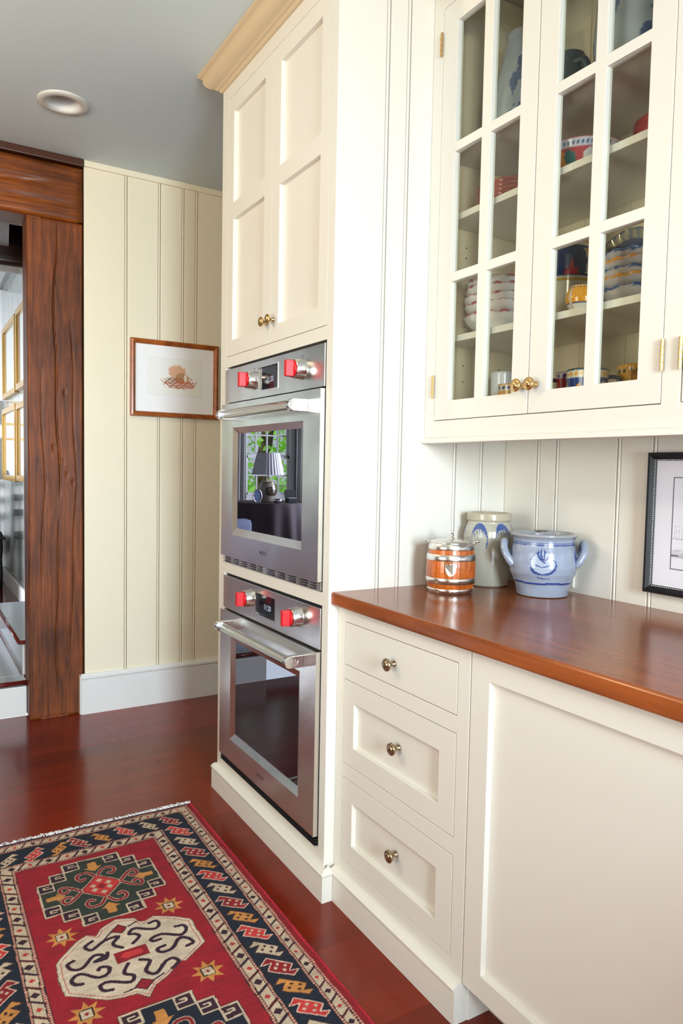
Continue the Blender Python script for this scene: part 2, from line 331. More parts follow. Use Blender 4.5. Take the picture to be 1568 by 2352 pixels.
# ------------------------------------------------------------------ setting: floor, ceiling, walls
ZC = 2.751
floor = bx('floor', -3.4, .70, -4.1, 2.08, -.06, -.006, M_dark); tag(floor, kind='structure')
y = -4.1; i = 0
seams = [1.78, 1.52, 1.22, .93, .62, .36, .08, -.2, -.5, -.78, -1.1, -1.4, -1.7]
ys = sorted(set([-4.1, -3.7, -3.4, -3.1, -2.8, -2.5, -2.2, -1.95]+seams+[2.08]))
for a, b in zip(ys[:-1], ys[1:]):
    cuts = [-3.4, random.uniform(-2.4, -1.2), .70] if random.random() < .6 else [-3.4, random.uniform(-2.6, -1.9), random.uniform(-.9, -.1), .70]
    for c, d in zip(cuts[:-1], cuts[1:]): bx('plank', c+.0002, d-.0002, a+.0002, b-.0002, -.03, 0, M_floor, floor, bevel=.0004)
ceil = bx('ceiling', -3.4, .70, -4.1, 1.99, ZC, ZC+.08, M_ceil); tag(ceil, kind='structure')

def boards(parent, axis, plane, sgn, cuts, z0, z1, m, thick=.012, bead=.012, gap=.0022):
    """vertical boards proud of a backing, each joint a rounded bead between two grooves. cuts: list of joint centres, first and last are ends"""
    n = len(cuts)
    for k in range(n-1):
        a = cuts[k]+(bead/2 if k > 0 else 0); b = cuts[k+1]-(bead/2 if k < n-2 else 0)
        if axis == 'x': bx('board', a+gap/2, b-gap/2, plane, plane+sgn*thick, z0, z1, m, parent, bevel=.0018)
        else: bx('board', plane, plane+sgn*thick, a+gap/2, b-gap/2, z0, z1, m, parent, bevel=.0018)
        if k < n-2:
            c = cuts[k+1]; r = bead/2-gap*.6
            pr = [(c+r*math.cos(t), math.sin(t)*r*.8+thick-r*.75) for t in [PI*q/8 for q in range(9)]]+[(c-r, 0), (c+r, 0)]
            if axis == 'x': pts = [(p, plane+sgn*q) for p, q in pr]
            else: pts = [(plane+sgn*q, p) for p, q in pr]
            prism('bead', pts, 'Z', z0, z1, m, parent)
# far wall (Y = 1.97)
wf = bx('wall_far', -.28, .70, 1.984, 2.08, 0, ZC, M_dark); tag(wf, kind='structure')
boards(wf, 'x', 1.984, -1, [-.28, -.079+.004, .096, .222, .296, .46, .70], .19, 2.722, M_wall)
cs = bx('trim_1', -.28, .70, 1.962, 1.99, 2.722, ZC, M_wall, bevel=.002); tag(cs, kind='structure')
bb = prism('baseboard_far', [(1.955, 0), (1.955, .178), (1.951, .184), (1.951, .192), (1.958, .2), (1.962, .207), (1.972, .207), (1.972, 0)], 'X', -.299, .70, M_white); tag(bb, kind='structure')
prism('return', [(1.955, .002), (1.955, .2), (1.99, .2), (1.99, .002)], 'X', -.306, -.300, M_white, bb)
# right wall behind counter and cabinets (X = .676)
wr = bx('wall_right', .69, .80, -4.1, 2.08, 0, ZC, M_dark); tag(wr, kind='structure')
boards(wr, 'y', .688, -1, [-4.1, -3.6, -3.3, -2.9, -2.6, -2.2, -1.9, -1.6, -1.42, -1.12, -.98, -.78, -.563, -.449, -.2235, -.1455, .0132], .05, 2.745, M_cab)
# unseen sides of the kitchen
wb = bmesh.new()
for a in [(-3.4, -3.05, 0, ZC), (-1.95, -1.3, 0, ZC), (-.3, .70, 0, ZC), (-1.3, -.3, 2.25, ZC), (-1.3, -.3, 0, .6), (-3.05, -1.95, 2.3, ZC), (-3.05, -1.95, 0, 1.2)]: box(wb, a[0], a[1], -4.2, -4.1, a[2], a[3])
M_bouncecut = mat('dark_bounce_cut', sc(104, 74, 50), .45, bump=.1, var=.15); wb = fin('wall_back', wb, M_bouncecut); tag(wb, kind='structure')  # unseen walls given a dark brown to cut bounce onto the fronts
wl = bmesh.new()
for a in [(-4.1, -2.0, 0, ZC), (.2, 1.95, 0, ZC), (-2.0, .2, 2.15, ZC), (-2.0, .2, 0, .85)]: box(wl, -3.5, -3.4, a[0], a[1], a[2], a[3])
wl = fin('wall_left', wl, M_bouncecut); tag(wl, kind='structure')
def window(n, plane, axis, a0, a1, z0, z1, na, nz, m=M_white):
    bm = bmesh.new(); w = .05
    A = lambda p, q, r, s, d: box(bm, p, q, plane-d, plane+d, r, s) if axis == 'x' else box(bm, plane-d, plane+d, p, q, r, s)
    A(a0, a0+w, z0, z1, .03); A(a1-w, a1, z0, z1, .03); A(a0, a1, z0, z0+w, .03); A(a0, a1, z1-w, z1, .03)
    o = fin('window_%d' % n, bm, m); tag(o, kind='structure'); bm = bmesh.new()
    for k in range(1, na): c = a0+(a1-a0)*k/na; A(c-.009, c+.009, z0+w, z1-w, .012)
    for k in range(1, nz): c = z0+(z1-z0)*k/nz; A(a0+w, a1-w, c-(.022 if k*2 == nz else .009), c+(.022 if k*2 == nz else .009), .014)
    fin('muntins', bm, m, o)
    if axis == 'x': bx('pane', a0+w, a1-w, plane-.002, plane+.002, z0+w, z1-w, M_glass, o)
    else: bx('pane', plane-.002, plane+.002, a0+w, a1-w, z0+w, z1-w, M_glass, o)
    return o
window(1, -4.06, 'x', -1.3, -.3, .6, 2.25, 3, 4)
window(3, -4.06, 'x', -3.05, -1.95, 1.2, 2.3, 4, 2)  # made-up window, put in to go with the upward fill light
window(2, -3.45, 'y', -2.0, .2, .85, 2.15, 6, 4)  # made-up window on the unseen wall, set with the front fill light

# ------------------------------------------------------------------ hewn post and beam
def timber(name, x0, x1, y0, y1, z0, z1, m, ax, parent=None, cracks=(), amp=.0008, step=.014, seed=0, knots=()):
    bm = bmesh.new(); dims = (x1-x0, y1-y0, z1-z0); st = [step, step, step]; st[ax] = step*2.2
    n = [max(2, int(d/s)) for d, s in zip(dims, st)]; V = {}
    def v(i, j, k):
        if (i, j, k) not in V:
            p = Vector((x0+dims[0]*i/n[0], y0+dims[1]*j/n[1], z0+dims[2]*k/n[2])); q = p.copy(); q[ax] *= .22
            d = mn.noise_vector(q*9+Vector((seed, 0, 0)))*amp+mn.noise_vector(q*45)*amp*.12
            d[ax] *= .15
            c = sum(((i in (0, n[0])), (j in (0, n[1])), (k in (0, n[2]))))
            lo = [i == 0, j == 0, k == 0]; hi = [i == n[0], j == n[1], k == n[2]]
            if c >= 2:
                for a in range(3):
                    if a != ax and (lo[a] or hi[a]): d[a] += (.004 if lo[a] else -.004)*(1+mn.noise(q*6))
            if j == 0:
                a_, b_ = (p.x, p.z) if ax == 2 else (p.z, p.x)
                for (pos, wdt, dep, r0, r1) in cracks:
                    cc = pos+.010*math.sin(b_*4.1+seed)+.005*math.sin(b_*11+1)
                    if r0 < b_ < r1:
                        fade = min(1, (b_-r0)/.15, (r1-b_)/.15); e = abs(a_-cc)/wdt
                        if e < 1: d.y += dep*fade*(1-e)
                for (ka, kb, kr) in knots:
                    e = math.hypot(a_-ka, (b_-kb)*.6)/kr
                    if e < 1: d.y += .006*(1-e)
            V[(i, j, k)] = bm.verts.new(p+d)
        return V[(i, j, k)]
    def quads(a, b, fixed, val):
        for p in range(n[a]):
            for q in range(n[b]):
                idx = []
                for (dp, dq) in ((0, 0), (1, 0), (1, 1), (0, 1)):
                    t = [0, 0, 0]; t[a] = p+dp; t[b] = q+dq; t[fixed] = val; idx.append(v(*t))
                bm.faces.new(idx)
    for fx, a, b in ((0, 1, 2), (1, 0, 2), (2, 0, 1)): quads(a, b, fx, 0); quads(a, b, fx, n[fx])
    bmesh.ops.recalc_face_normals(bm, faces=bm.faces)
    return fin(name, bm, m, parent, smooth=True, base=((x0+x1)/2, (y0+y1)/2, z0))
post = timber('timber_post', -.538, -.284, 1.983, 2.135, 0.0, 2.447, M_timber, 2, cracks=[(-.405, .0055, .016, 1.1, 2.44), (-.40, .0045, .010, .1, 1.0), (-.328, .0045, .006, .3, 2.0), (-.475, .0045, .005, .6, 1.75)], seed=3, step=.0042,
              knots=[(-.37, 1.62, .012), (-.42, 1.35, .014), (-.38, 1.28, .01), (-.33, 1.18, .012), (-.36, 1.22, .01)])
tag(post, 'upright hewn brown timber post between the stair opening and the panelled wall', 'post')
beam = timber('timber_beam', -2.75, -.284, 1.975, 2.2, 2.449, 2.714, M_beamx, 0, cracks=[(2.60, .012, .03, -2.6, -.42), (2.52, .006, .01, -1.2, -.3)], seed=9, step=.013)
tag(beam, 'thick hewn brown timber beam under the ceiling, resting on the timber post', 'beam')
tr = bx('trim_2', -2.8, -.284, 1.955, 2.2, 2.716, ZC-.0005, M_brownpaint, bevel=.003); tag(tr, kind='structure')
p2 = timber('timber_post', -2.75, -2.5, 1.983, 2.135, 0, 2.447, M_timber, 2, seed=5, step=.03); tag(p2, 'hewn timber post at the left end of the timber beam', 'post')
w2 = bx('wall_front_left', -3.4, -2.75, 1.99, 2.08, 0, ZC, M_wall); tag(w2, kind='structure')

# ------------------------------------------------------------------ hall beyond: steps, floor, walls
HX = -.27
hf = bx('floor_hall', -4.0, .4, 2.2, 5.7, .10, .172, M_hallfloor); tag(hf, kind='structure')
for k, a in enumerate(np.arange(-4.0, .39, .22)): bx('plank', a+.0008, min(.4, a+.22)-.0008, 2.2, 5.7, .172, .175, M_hallfloor, hf)
st1 = thing('step', (-.66, 2.08, 0), 'low white painted step with red-brown nosing beside the timber post', 'step')
bx('riser', -.80, -.5395, 2.08, 2.12, 0, .150, M_white, st1, bevel=.002)
bx('tread', -.80, -.5395, 2.10, 2.203, .150, .1765, M_step, st1); bx('landing_sky_glare', -1.3, -.553, 2.204, 3.38, .1752, .178, M_step, st1)  # pale landing sheet over the floor: sky reflection put into its colour
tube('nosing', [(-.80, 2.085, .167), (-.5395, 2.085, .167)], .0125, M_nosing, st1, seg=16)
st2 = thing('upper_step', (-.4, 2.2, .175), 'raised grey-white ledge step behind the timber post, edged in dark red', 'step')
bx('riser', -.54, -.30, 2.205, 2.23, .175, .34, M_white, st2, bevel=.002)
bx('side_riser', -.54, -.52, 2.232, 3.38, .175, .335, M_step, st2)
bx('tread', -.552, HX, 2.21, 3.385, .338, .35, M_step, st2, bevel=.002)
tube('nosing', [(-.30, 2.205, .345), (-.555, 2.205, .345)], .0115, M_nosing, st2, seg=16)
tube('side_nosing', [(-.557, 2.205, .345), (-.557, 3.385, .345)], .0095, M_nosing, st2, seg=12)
wh = bx('wall_hall_right', HX+.014, HX+.10, 2.14, 5.7, 0, 3.0, M_dark); tag(wh, kind='structure')
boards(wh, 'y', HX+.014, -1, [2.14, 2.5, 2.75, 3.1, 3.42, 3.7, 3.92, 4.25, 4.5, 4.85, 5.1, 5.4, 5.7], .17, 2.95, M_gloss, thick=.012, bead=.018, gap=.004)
b2 = bx('baseboard_hall', HX-.02, HX, 3.40, 5.58, .175, .30, M_white, bevel=.003); tag(b2, kind='structure')
WY = 5.6
wn = bmesh.new(); wx0, wx1, wz0, wz1 = -2.78, -2.14, .93, 1.93
for a in [(-4.0, wx0, 0, 3), (wx1, .4, 0, 3), (wx0, wx1, wz1, 3), (wx0, wx1, 0, wz0)]: box(wn, a[0], a[1], WY, WY+.12, a[2], a[3])
wn = fin('wall_hall_far', wn, M_white); tag(wn, kind='structure')
whl = bmesh.new()
for a in [(2.08, 3.3, 0, 3), (4.7, 5.72, 0, 3), (3.3, 4.7, 2.3, 3), (3.3, 4.7, 0, .8)]: box(whl, -4.1, -4.0, a[0], a[1], a[2], a[3])
whl = fin('wall_hall_left', whl, M_white); tag(whl, kind='structure')
window(4, -4.05, 'y', 3.3, 4.7, .8, 2.3, 4, 4)  # made-up window, put in to go with the hall fill light
hc = bx('ceiling_hall', -4.0, .4, 2.2, 5.72, 2.86, 2.95, mat('grey_painted_ceiling', (.34, .35, .33, 1), .25, bump=.3, bscale=6)); tag(hc, kind='structure')
for a in np.arange(-3.9, -.3, .3): bx('board', a, a+.29, 3.25, 5.6, 2.84, 2.86, hc.data.materials[0], hc, bevel=.003)
dc = bx('ceiling_hall_front', -4.0, HX, 2.2, 3.02, 2.74, 2.78, M_darkbeam); tag(dc, kind='structure')
wa = bx('wall_hall_front', -4.0, -2.75, 2.08, 2.2, 0, 3.0, M_white); tag(wa, kind='structure')
cbm = timber('cross_beam', -3.98, HX, 3.02, 3.24, 2.455, 2.85, M_darkbeam, 0, seed=14, step=.03); tag(cbm, 'dark brown cross beam in the room behind the timber beam', 'beam')
wbrd = prism('whitewashed_joist', [(-.76, 2.21), (-.585, 2.21), (-.50, 3.015), (-.675, 3.015)], 'Z', 2.56, 2.738, mat('whitewashed_wood', (.5, .49, .48, 1), .6, bump=.5, bscale=30, var=.3, vscale=25), base=(-.6, 2.3, 2.56)); tag(wbrd, 'whitewashed worn joist seen under the end of the timber beam', 'joist')
# gilt framed pictures on hall wall
def wall_picture(y0, y1, z0, z1, lab):
    t = thing('picture_frame', (HX, (y0+y1)/2, z0), lab, 'picture', 'gilt framed pictures on the hall wall')
    w = .045; bm = bmesh.new()
    grid_frame(bm, HX-.034, HX-.001, [y0, y0+w, y1-w, y1], [z0, z0+w, z1-w, z1], {(1, 1)}); bmesh.ops.recalc_face_normals(bm, faces=bm.faces); fin('frame', bm, M_gold, t, .003)
    bx('mat_board', HX-.012, HX-.002, y0+w-.004, y1-w+.004, z0+w-.004, z1-w+.004, M_paper, t)
    bx('glass', HX-.018, HX-.015, y0+w-.004, y1-w+.004, z0+w-.004, z1-w+.004, mat('picture_glass', (.25, .26, .25, 1), .02, spec=1, coat=1), t)
    cy, cz = (y0+y1)/2, (z0+z1)/2; bx('print', HX-.0135, HX-.0122, cy-.2, cy+.2, cz-.13, cz+.13, M_gray, t)
wall_picture(4.46, 5.30, 1.825, 2.44, 'upper gilt-framed picture on the hall wall, farther from the timber post')
wall_picture(3.56, 4.40, 1.835, 2.45, 'upper gilt-framed picture on the hall wall, half hidden by the timber post')
wall_picture(4.46, 5.36, 1.12, 1.74, 'lower gilt-framed picture on the hall wall, farther from the timber post')
wall_picture(3.56, 4.40, 1.13, 1.73, 'lower gilt-framed picture on the hall wall, half hidden by the timber post')
for (x0, x1, z0, z1, lb) in [(-.62, -.30, 1.12, 1.50, 'lower gilt-edged picture on the far hall wall at the left edge'), (-.66, -.30, 1.62, 1.84, 'upper gilt-edged picture on the far hall wall at the left edge')]:
    t = thing('picture_frame', ((x0+x1)/2, WY, z0), lb, 'picture', 'pictures on the far hall wall'); bm = bmesh.new(); w = .02
    for a in [(x0, x0+w, z0, z1), (x1-w, x1, z0, z1), (x0, x1, z0, z0+w), (x0, x1, z1-w, z1)]: box(bm, a[0], a[1], WY-.02, WY, a[2], a[3])
    fin('frame', bm, M_gold, t); bx('mat_board', x0+w, x1-w, WY-.01, WY, z0+w, z1-w, M_paper, t)
ch = thing('wooden_chair', (-.55, 5.3, .175), 'dark turned wooden chair in the hall at the left edge', 'chair')
for (x, yy, top) in [(-.75, 5.1, .62), (-.35, 5.1, .62), (-.75, 5.5, 1.15), (-.33, 5.5, 1.15)]:
    lathe('leg', [(0, 0), (.016, 0), (.02, .1), (.014, .25), (.022, .35), (.016, top-.175), (.022, top-.16), (.012, top-.13), (0, top-.12)], (x, yy, .175), M_black, ch, seg=12)
bx('seat', -.78, -.31, 5.06, 5.53, .60, .63, M_black, ch, bevel=.01)
for z in (.78, .92, 1.06): bx('back_slat', -.75, -.33, 5.49, 5.51, z, z+.06, M_black, ch, bevel=.005)

# window wall seen in the oven glass: sash window, curtains, lamp, table, chairs
win = thing('sash_window', ((wx0+wx1)/2, WY, wz0), 'white multi-paned sash window reflected in the upper oven glass', 'window'); win['kind'] = 'structure'
bm = bmesh.new(); fw = .05
for a in [(wx0, wx0+fw, wz0, wz1), (wx1-fw, wx1, wz0, wz1), (wx0, wx1, wz0, wz0+.035), (wx0, wx1, wz1-.05, wz1)]: box(bm, a[0], a[1], WY-.01, WY+.07, a[2], a[3])
fin('casing', bm, M_white, win, .002)
for nm, z0, z1, yo in (('lower_sash', wz0+.035, 1.405, .02), ('upper_sash', 1.385, wz1-.05, .045)):
    bm = bmesh.new(); a0, a1 = wx0+fw, wx1-fw
    for a in [(a0, a0+.025, z0, z1), (a1-.025, a1, z0, z1), (a0, a1, z0, z0+.03), (a0, a1, z1-.03, z1)]: box(bm, a[0], a[1], WY+yo, WY+yo+.022, a[2], a[3])
    for k in (1, 2, 3): c = a0+(a1-a0)*k/4; box(bm, c-.008, c+.008, WY+yo+.002, WY+yo+.02, z0+.02, z1-.02)
    c = (z0+z1)/2; box(bm, a0+.02, a1-.02, WY+yo+.003, WY+yo+.019, c-.008, c+.008)
    s_ = fin(nm, bm, M_white, win)
    for k in range(4):
        for j in range(2):
            pa = a0+(a1-a0)*k/4+.01; pz = z0+.02+(z1-z0-.04)*j/2; bx('pane', pa, pa+(a1-a0)/4-.02, WY+yo+.01, WY+yo+.012, pz+.005, pz+(z1-z0-.04)/2-.005, M_glass, s_)
bx('sill', wx0-.05, wx1+.05, WY-.05, WY+.02, wz0-.03, wz0, M_white, win, .003)
M_curt = mat('grey_lined_curtain', (.42, .41, .40, 1), .9)
for x0, x1, lb in ((wx0-.32, wx0+.02, 'left'), (wx1-.02, wx1+.30, 'right')):
    us = np.linspace(0, 1, 60); vs = np.linspace(.3, 2.5, 12)
    o = sheet('curtain', us, vs, lambda U, V: (x0+(x1-x0)*U, WY-.07+.022*np.sin(U*36+V*.4), V), M_curt, base=((x0+x1)/2, WY-.07, .3))
    sm = o.modifiers.new('s', 'SOLIDIFY'); sm.thickness = .004
    tag(o, 'long pleated grey curtain on the %s side of the reflected window' % ('far' if lb == 'left' else 'near'), 'curtain', 'curtains at the sash window')
TX, TY, TZ = -2.10, 4.85, .925
tb = thing('round_table', (TX, TY, .175), 'round table under a dark floor-length cloth, reflected in the upper oven glass', 'table')
M_cloth = mat('dark_plum_cloth', (.045, .028, .035, 1), .8, var=.3, vscale=6)
lathe('table_top', [(0, TZ-.02-.175), (.36, TZ-.02-.175), (.37, TZ-.005-.175), (.36, TZ-.175-.004), (0, TZ-.175-.004)], (TX, TY, .175), M_cloth, tb, seg=48)
lathe('tablecloth', [(.372, TZ-.175), (.385, TZ-.03-.175), (.40, .55), (.42, .3), (.45, .03)], (TX, TY, .175), M_cloth, tb, seg=120, scallop=lambda R, H, T, I: (R*(1+.07*I*np.sin(T*14+.7*np.sin(T*3))), H))
lathe('leg', [(.03, 0), (.03, .72)], (TX, TY, .175), M_black, tb, seg=12)
lp = thing('table_lamp', (-2.09, 4.83, TZ), 'table lamp with pleated pale shade on a stoneware jug base, reflected in the oven glass', 'lamp')
def jugcol(T, H, R, I):
    P = Paint(T, H, (.30, .27, .22)); P.dot((4.6, .11), .9, (.05, .03, .02), .05); P.dot((3.9, .15), .5, (.08, .05, .03), .03); P.put((H > .185) | (H < .012), (.2, .15, .1)); return P.C
lathe('base', [(0, 0), (.062, 0), (.070, .03), (.088, .09), (.090, .13), (.08, .17), (.068, .195), (.07, .205), (.03, .21), (0, .21)], (-2.09, 4.83, TZ), M_stone, lp, seg=48, color=jugcol, fine=.006)
lathe('stem', [(.005, .21), (.005, .33), (.012, .33), (.012, .37), (0, .37)], (-2.09, 4.83, TZ), M_brass, lp, seg=12)
M_shade = mat('pleated_linen_shade', (.62, .62, .66, 1), .9)
lathe('lamp_shade', [(.160, .275), (.112, .495), (.109, .495), (.157, .277)], (-2.09, 4.83, TZ), M_shade, lp, seg=180, smooth=False, scallop=lambda R, H, T, I: (R*(1+.022*np.sign(np.sin(T*30))*np.abs(np.sin(T*30))), H))
pf = thing('oval_photo_frame', (-1.90, 4.66, TZ), 'oval framed photo on the dark table, reflected in the upper oven glass', 'photo frame')
bm = bmesh.new(); 
for i in range(28):
    pass
tube('frame', [(-1.90+.045*math.cos(t), 4.66+.02*math.sin(t)*0, TZ+.066+.062*math.sin(t)) for t in [2*PI*k/28 for k in range(29)]], .006, M_silver, pf, seg=8)
prism('photo', [(-1.90+.043*math.cos(t), TZ+.066+.06*math.sin(t)) for t in [2*PI*k/28 for k in range(28)]], 'Y', 4.66, 4.664, mat('blue_grey_photo', (.1, .14, .25, 1), .2, var=.8, vscale=40), pf); bm.free()
bk = thing('keepsake_box', (-2.30, 4.70, TZ), 'small dark open keepsake box on the dark table, reflected in the upper oven glass', 'box')
bx('body', -2.35, -2.24, 4.66, 4.74, TZ, TZ+.045, M_black, bk, .003); bx('lid', -2.35, -2.24, 4.745, 4.755, TZ+.045, TZ+.125, M_black, bk, .003)
bx('liner', -2.34, -2.25, 4.67, 4.73, TZ+.0455, TZ+.047, M_paper, bk)
dish = lathe('glass_dish', [(0, 0), (.03, 0), (.045, .04), (.042, .04), (.028, .004), (0, .004)], (-2.10, 4.62, TZ), M_chrome, None, seg=32); tag(dish, 'small bright dish before the lamp on the dark table', 'dish')
def armchair(x, yv, rz, m, lab):
    t = thing('armchair', (x, yv, .175), lab, 'armchair', 'upholstered armchairs by the round table')
    bmq = bmesh.new(); box(bmq, -.30, .30, -.30, .28, .10, .43); fin('seat', bmq, m, None, .05, True).parent = t
    bmq = bmesh.new(); box(bmq, -.30, .30, .24, .42, .38, 1.0); fin('backrest', bmq, m, None, .06, True).parent = t
    for sgn in (-1, 1):
        bmq = bmesh.new(); box(bmq, sgn*.30-.07, sgn*.30+.07, -.32, .30, .11, .62); fin('armrest', bmq, m, None, .05, True).parent = t
        for yy in (-.26, .3): bmq = bmesh.new(); box(bmq, sgn*.28-.02, sgn*.28+.02, yy-.02, yy+.02, 0, .11); fin('leg', bmq, M_black, None).parent = t
    t.rotation_euler = (0, 0, rz)
armchair(-1.30, 4.60, -1.9, mat('blue_grey_upholstery', (.12, .14, .22, 1), .85), 'blue-grey armchair on the near side of the dark table, reflected in the oven glass')
armchair(-3.05, 4.95, 1.7, mat('dark_navy_upholstery', (.02, .02, .03, 1), .85), 'dark armchair on the far side of the dark table, reflected in the oven glass')
# garden foliage outside the window
tree = thing('garden_tree', (-4.2, 9.3, 0), 'sunlit green garden tree outside the reflected sash window', 'tree')
tube('trunk', [(-4.2, 9.3, -.3), (-4.1, 9.35, 1.2), (-4.3, 9.3, 2.6), (-4.1, 9.2, 3.4)], [.16, .12, .09, .05], mat('bark', sc(80, 62, 44), .9, bump=.6), tree)
nl = 6500; cen = rng.normal(0, 1, (nl, 3)); cen = cen/np.linalg.norm(cen, axis=1)[:, None]*(rng.uniform(.25, 1, (nl, 1))**.5)*np.array([3.4, 1.4, 2.6])+np.array([-4.2, 9.3, 1.9])
a_ = rng.normal(0, 1, (nl, 3)); a_ /= np.linalg.norm(a_, axis=1)[:, None]; b_ = np.cross(a_, rng.normal(0, 1, (nl, 3))); b_ /= np.linalg.norm(b_, axis=1)[:, None]
sz = rng.uniform(.05, .10, (nl, 1)); VV = np.stack([cen-a_*sz, cen+b_*sz*.5, cen+a_*sz, cen-b_*sz*.5], 1).reshape(-1, 3)-np.array([-4.2, 9.3, 0])
me = bpy.data.meshes.new('leaves'); me.from_pydata(VV.tolist(), [], (np.arange(nl*4).reshape(-1, 4)).tolist())
lf = mat('sunlit_leaf', sc(110, 150, 78), .5, var=.35, vscale=2); nb = lf.node_tree.nodes; tl = nb.new('ShaderNodeBsdfTranslucent'); tl.inputs[0].default_value = sc(150, 200, 60); ad = nb.new('ShaderNodeAddShader')
lf.node_tree.links.new(nb['Principled BSDF'].outputs[0], ad.inputs[0]); lf.node_tree.links.new(tl.outputs[0], ad.inputs[1]); lf.node_tree.links.new(ad.outputs[0], nb['Material Output'].inputs[0])
lo = new('leaves', me, tree, lf); lo['kind'] = 'stuff'
gr = bx('ground_outside', -40, 40, 6.2, 60, -.4, -.3, mat('lawn', sc(90, 130, 50), .9)); tag(gr, kind='structure')

# ------------------------------------------------------------------ tall oven cabinet
TW = .857
tc_ = thing('tall_oven_cabinet', (0, TW/2, 0), 'tall cream cabinet housing two stacked stainless ovens, with crown moulding', 'cabinet')
# side panel of beaded boards facing the counter
sp_ = bx('side_panel', .002, .676, .014, .026, .004, 2.749, M_dark, tc_)
boards(sp_, 'x', .014, -1, [.0, .168, .242, .457, .5695, .676], .002, 2.749, M_cab, thick=.0135)
bx('far_side_panel', .002, .676, .842, .857, .004, 2.749, M_cab, tc_)
YR, YL_, YM = .037, .801, .417
ysf = [.0, YR, YL_, TW]; zsf = [.05, .135, .868, .908, 1.644, 1.684, 2.627, 2.7505]
gframe('face_frame', 0, .022, ysf, zsf, [(1, 1), (1, 3), (1, 5)], M_cab, tc_)
bx('interior', .10, .11, .03, .84, .1, 2.7, M_dark, tc_)
def shaker(name, xf, y0, y1, z0, z1, cells_y, cells_z, depth, m, parent, thick=.02, panel_t=.006):
    """door or drawer front: frame + recessed panel; cells_* lists of (a,b) openings"""
    ys = [y0]+[c for ab in cells_y for c in ab]+[y1]; zs = [z0]+[c for ab in cells_z for c in ab]+[z1]
    holes = {(1+2*i, 1+2*j) for i in range(len(cells_y)) for j in range(len(cells_z))}
    o = gframe(name, xf, xf+thick, ys, zs, holes, m, parent)
    bx('panel', xf+depth, xf+depth+panel_t, cells_y[0][0]-.005, cells_y[-1][1]+.005, cells_z[0][0]-.005, cells_z[-1][1]+.005, m, o)
    return o
def knob(parent, x, y, z, m, s=1.0, name='knob'):
    """turned knob, base at x, projecting towards -X"""
    pr = [(0, 0), (.0085, 0), (.0085, .002), (.0055, .006), (.0048, .011), (.006, .015), (.0115, .019), (.0158, .0215), (.0172, .0245), (.0165, .0275), (.0135, .0295), (.0125, .0288), (.0108, .0292), (.0098, .0305), (.006, .0322), (0, .033)]
    return lathe(name, [(r*s, h*s) for r, h in pr], (x, y, z), m, parent, seg=28, axis='-X')
g = .0016
d1 = shaker('door', 0, YR+g, YM-g/2, 1.684+g, 2.627-g, [(.094, .36)], [(1.742, 2.183), (2.243, 2.569)], .016, M_cab, tc_)
d2 = shaker('door', 0, YM+g/2, YL_-g, 1.684+g, 2.627-g, [(.48, .747)], [(1.742, 2.183), (2.243, 2.569)], .016, M_cab, tc_)
knob(d1, 0, .393, 1.758, M_brass, .95); knob(d2, 0, .443, 1.757, M_brass, .95)
# plinth with moulded cap (front and right return)
def plinth_profile(x, top=.081):
    return [(x, 0), (x, top-.004), (x-.003, top), (x-.0035, top+.005), (x+.001, top+.009), (x+.006, top+.012), (x+.012, top+.0145)]
bm = bmesh.new(); pr = plinth_profile(-.021); path = [(0, TW+.01), (0, 0), ]
def sweepL(bm, prof, yfar, xend, back=.03):
    """profile (offset outward from face x=0 towards -X, z); runs along Y from yfar to mitred corner at Y=-off then along +X to xend"""
    rows = []
    for (x, z) in prof:
        o = -x; rows.append([bm.verts.new((x, yfar, z)), bm.verts.new((x, -o-.008, z)), bm.verts.new((xend, -o-.008, z))])
    x = .0; z = prof[-1][1]
    rows.append([bm.verts.new((.02, yfar, z)), bm.verts.new((.02, .005, z)), bm.verts.new((xend, .005, z))]); rows.append([bm.verts.new((.02, yfar, 0)), bm.verts.new((.02, .005, 0)), bm.verts.new((xend, .005, 0))])
    for a, b in zip(rows, rows[1:]+rows[:1]):
        for k in range(2): bm.faces.new((a[k], a[k+1], b[k+1], b[k]))
    bm.faces.new([r_[0] for r_ in rows]); bm.faces.new([r_[-1] for r_ in rows][::-1]); bmesh.ops.recalc_face_normals(bm, faces=bm.faces)
sweepL(bm, pr, TW+.008, .0125); fin('plinth', bm, M_cab, tc_, .0008)
# crown moulding with returns
cp = [(0, 2.676), (.006, 2.676), (.010, 2.680), (.012, 2.686), (.020, 2.688), (.024, 2.692), (.030, 2.694)] + [(.030+.030*math.sin(t), 2.694+.030*(1-math.cos(t))+.004*t) for t in [PI/2*k/8 for k in range(1, 9)]] + [(.064, 2.736), (.070, 2.738), (.076, 2.742), (.076, 2.7505), (0, 2.7505)]
def crown(name, prof, y0, y1, m, parent, ret0=None, ret1=None, x=0):
    """runs along Y between y0 and y1 on face x; ret1: mitred return at y1 running +X to ret1"""
    bm = bmesh.new(); rows = []
    for (o, z) in prof:
        r_ = []
        if ret0 is not None: r_ += [bm.verts.new((ret0, y0-o, z)), bm.verts.new((x-o, y0-o, z))]
        else: r_ += [bm.verts.new((x-o, y0, z))]
        if ret1 is not None: r_ += [bm.verts.new((x-o, y1+o, z)), bm.verts.new((ret1, y1+o, z))]
        else: r_ += [bm.verts.new((x-o, y1, z))]
        rows.append(r_)
    for a, b in zip(rows[:-1], rows[1:]):
        for k in range(len(a)-1): bm.faces.new((a[k], a[k+1], b[k+1], b[k]))
    bmesh.ops.recalc_face_normals(bm, faces=bm.faces); o = fin(name, bm, m, parent); 
    for p in o.data.polygons: p.use_smooth = False
    return o
crown('crown_moulding', cp, 0, TW, M_crown, tc_, ret0=.30, ret1=.6)

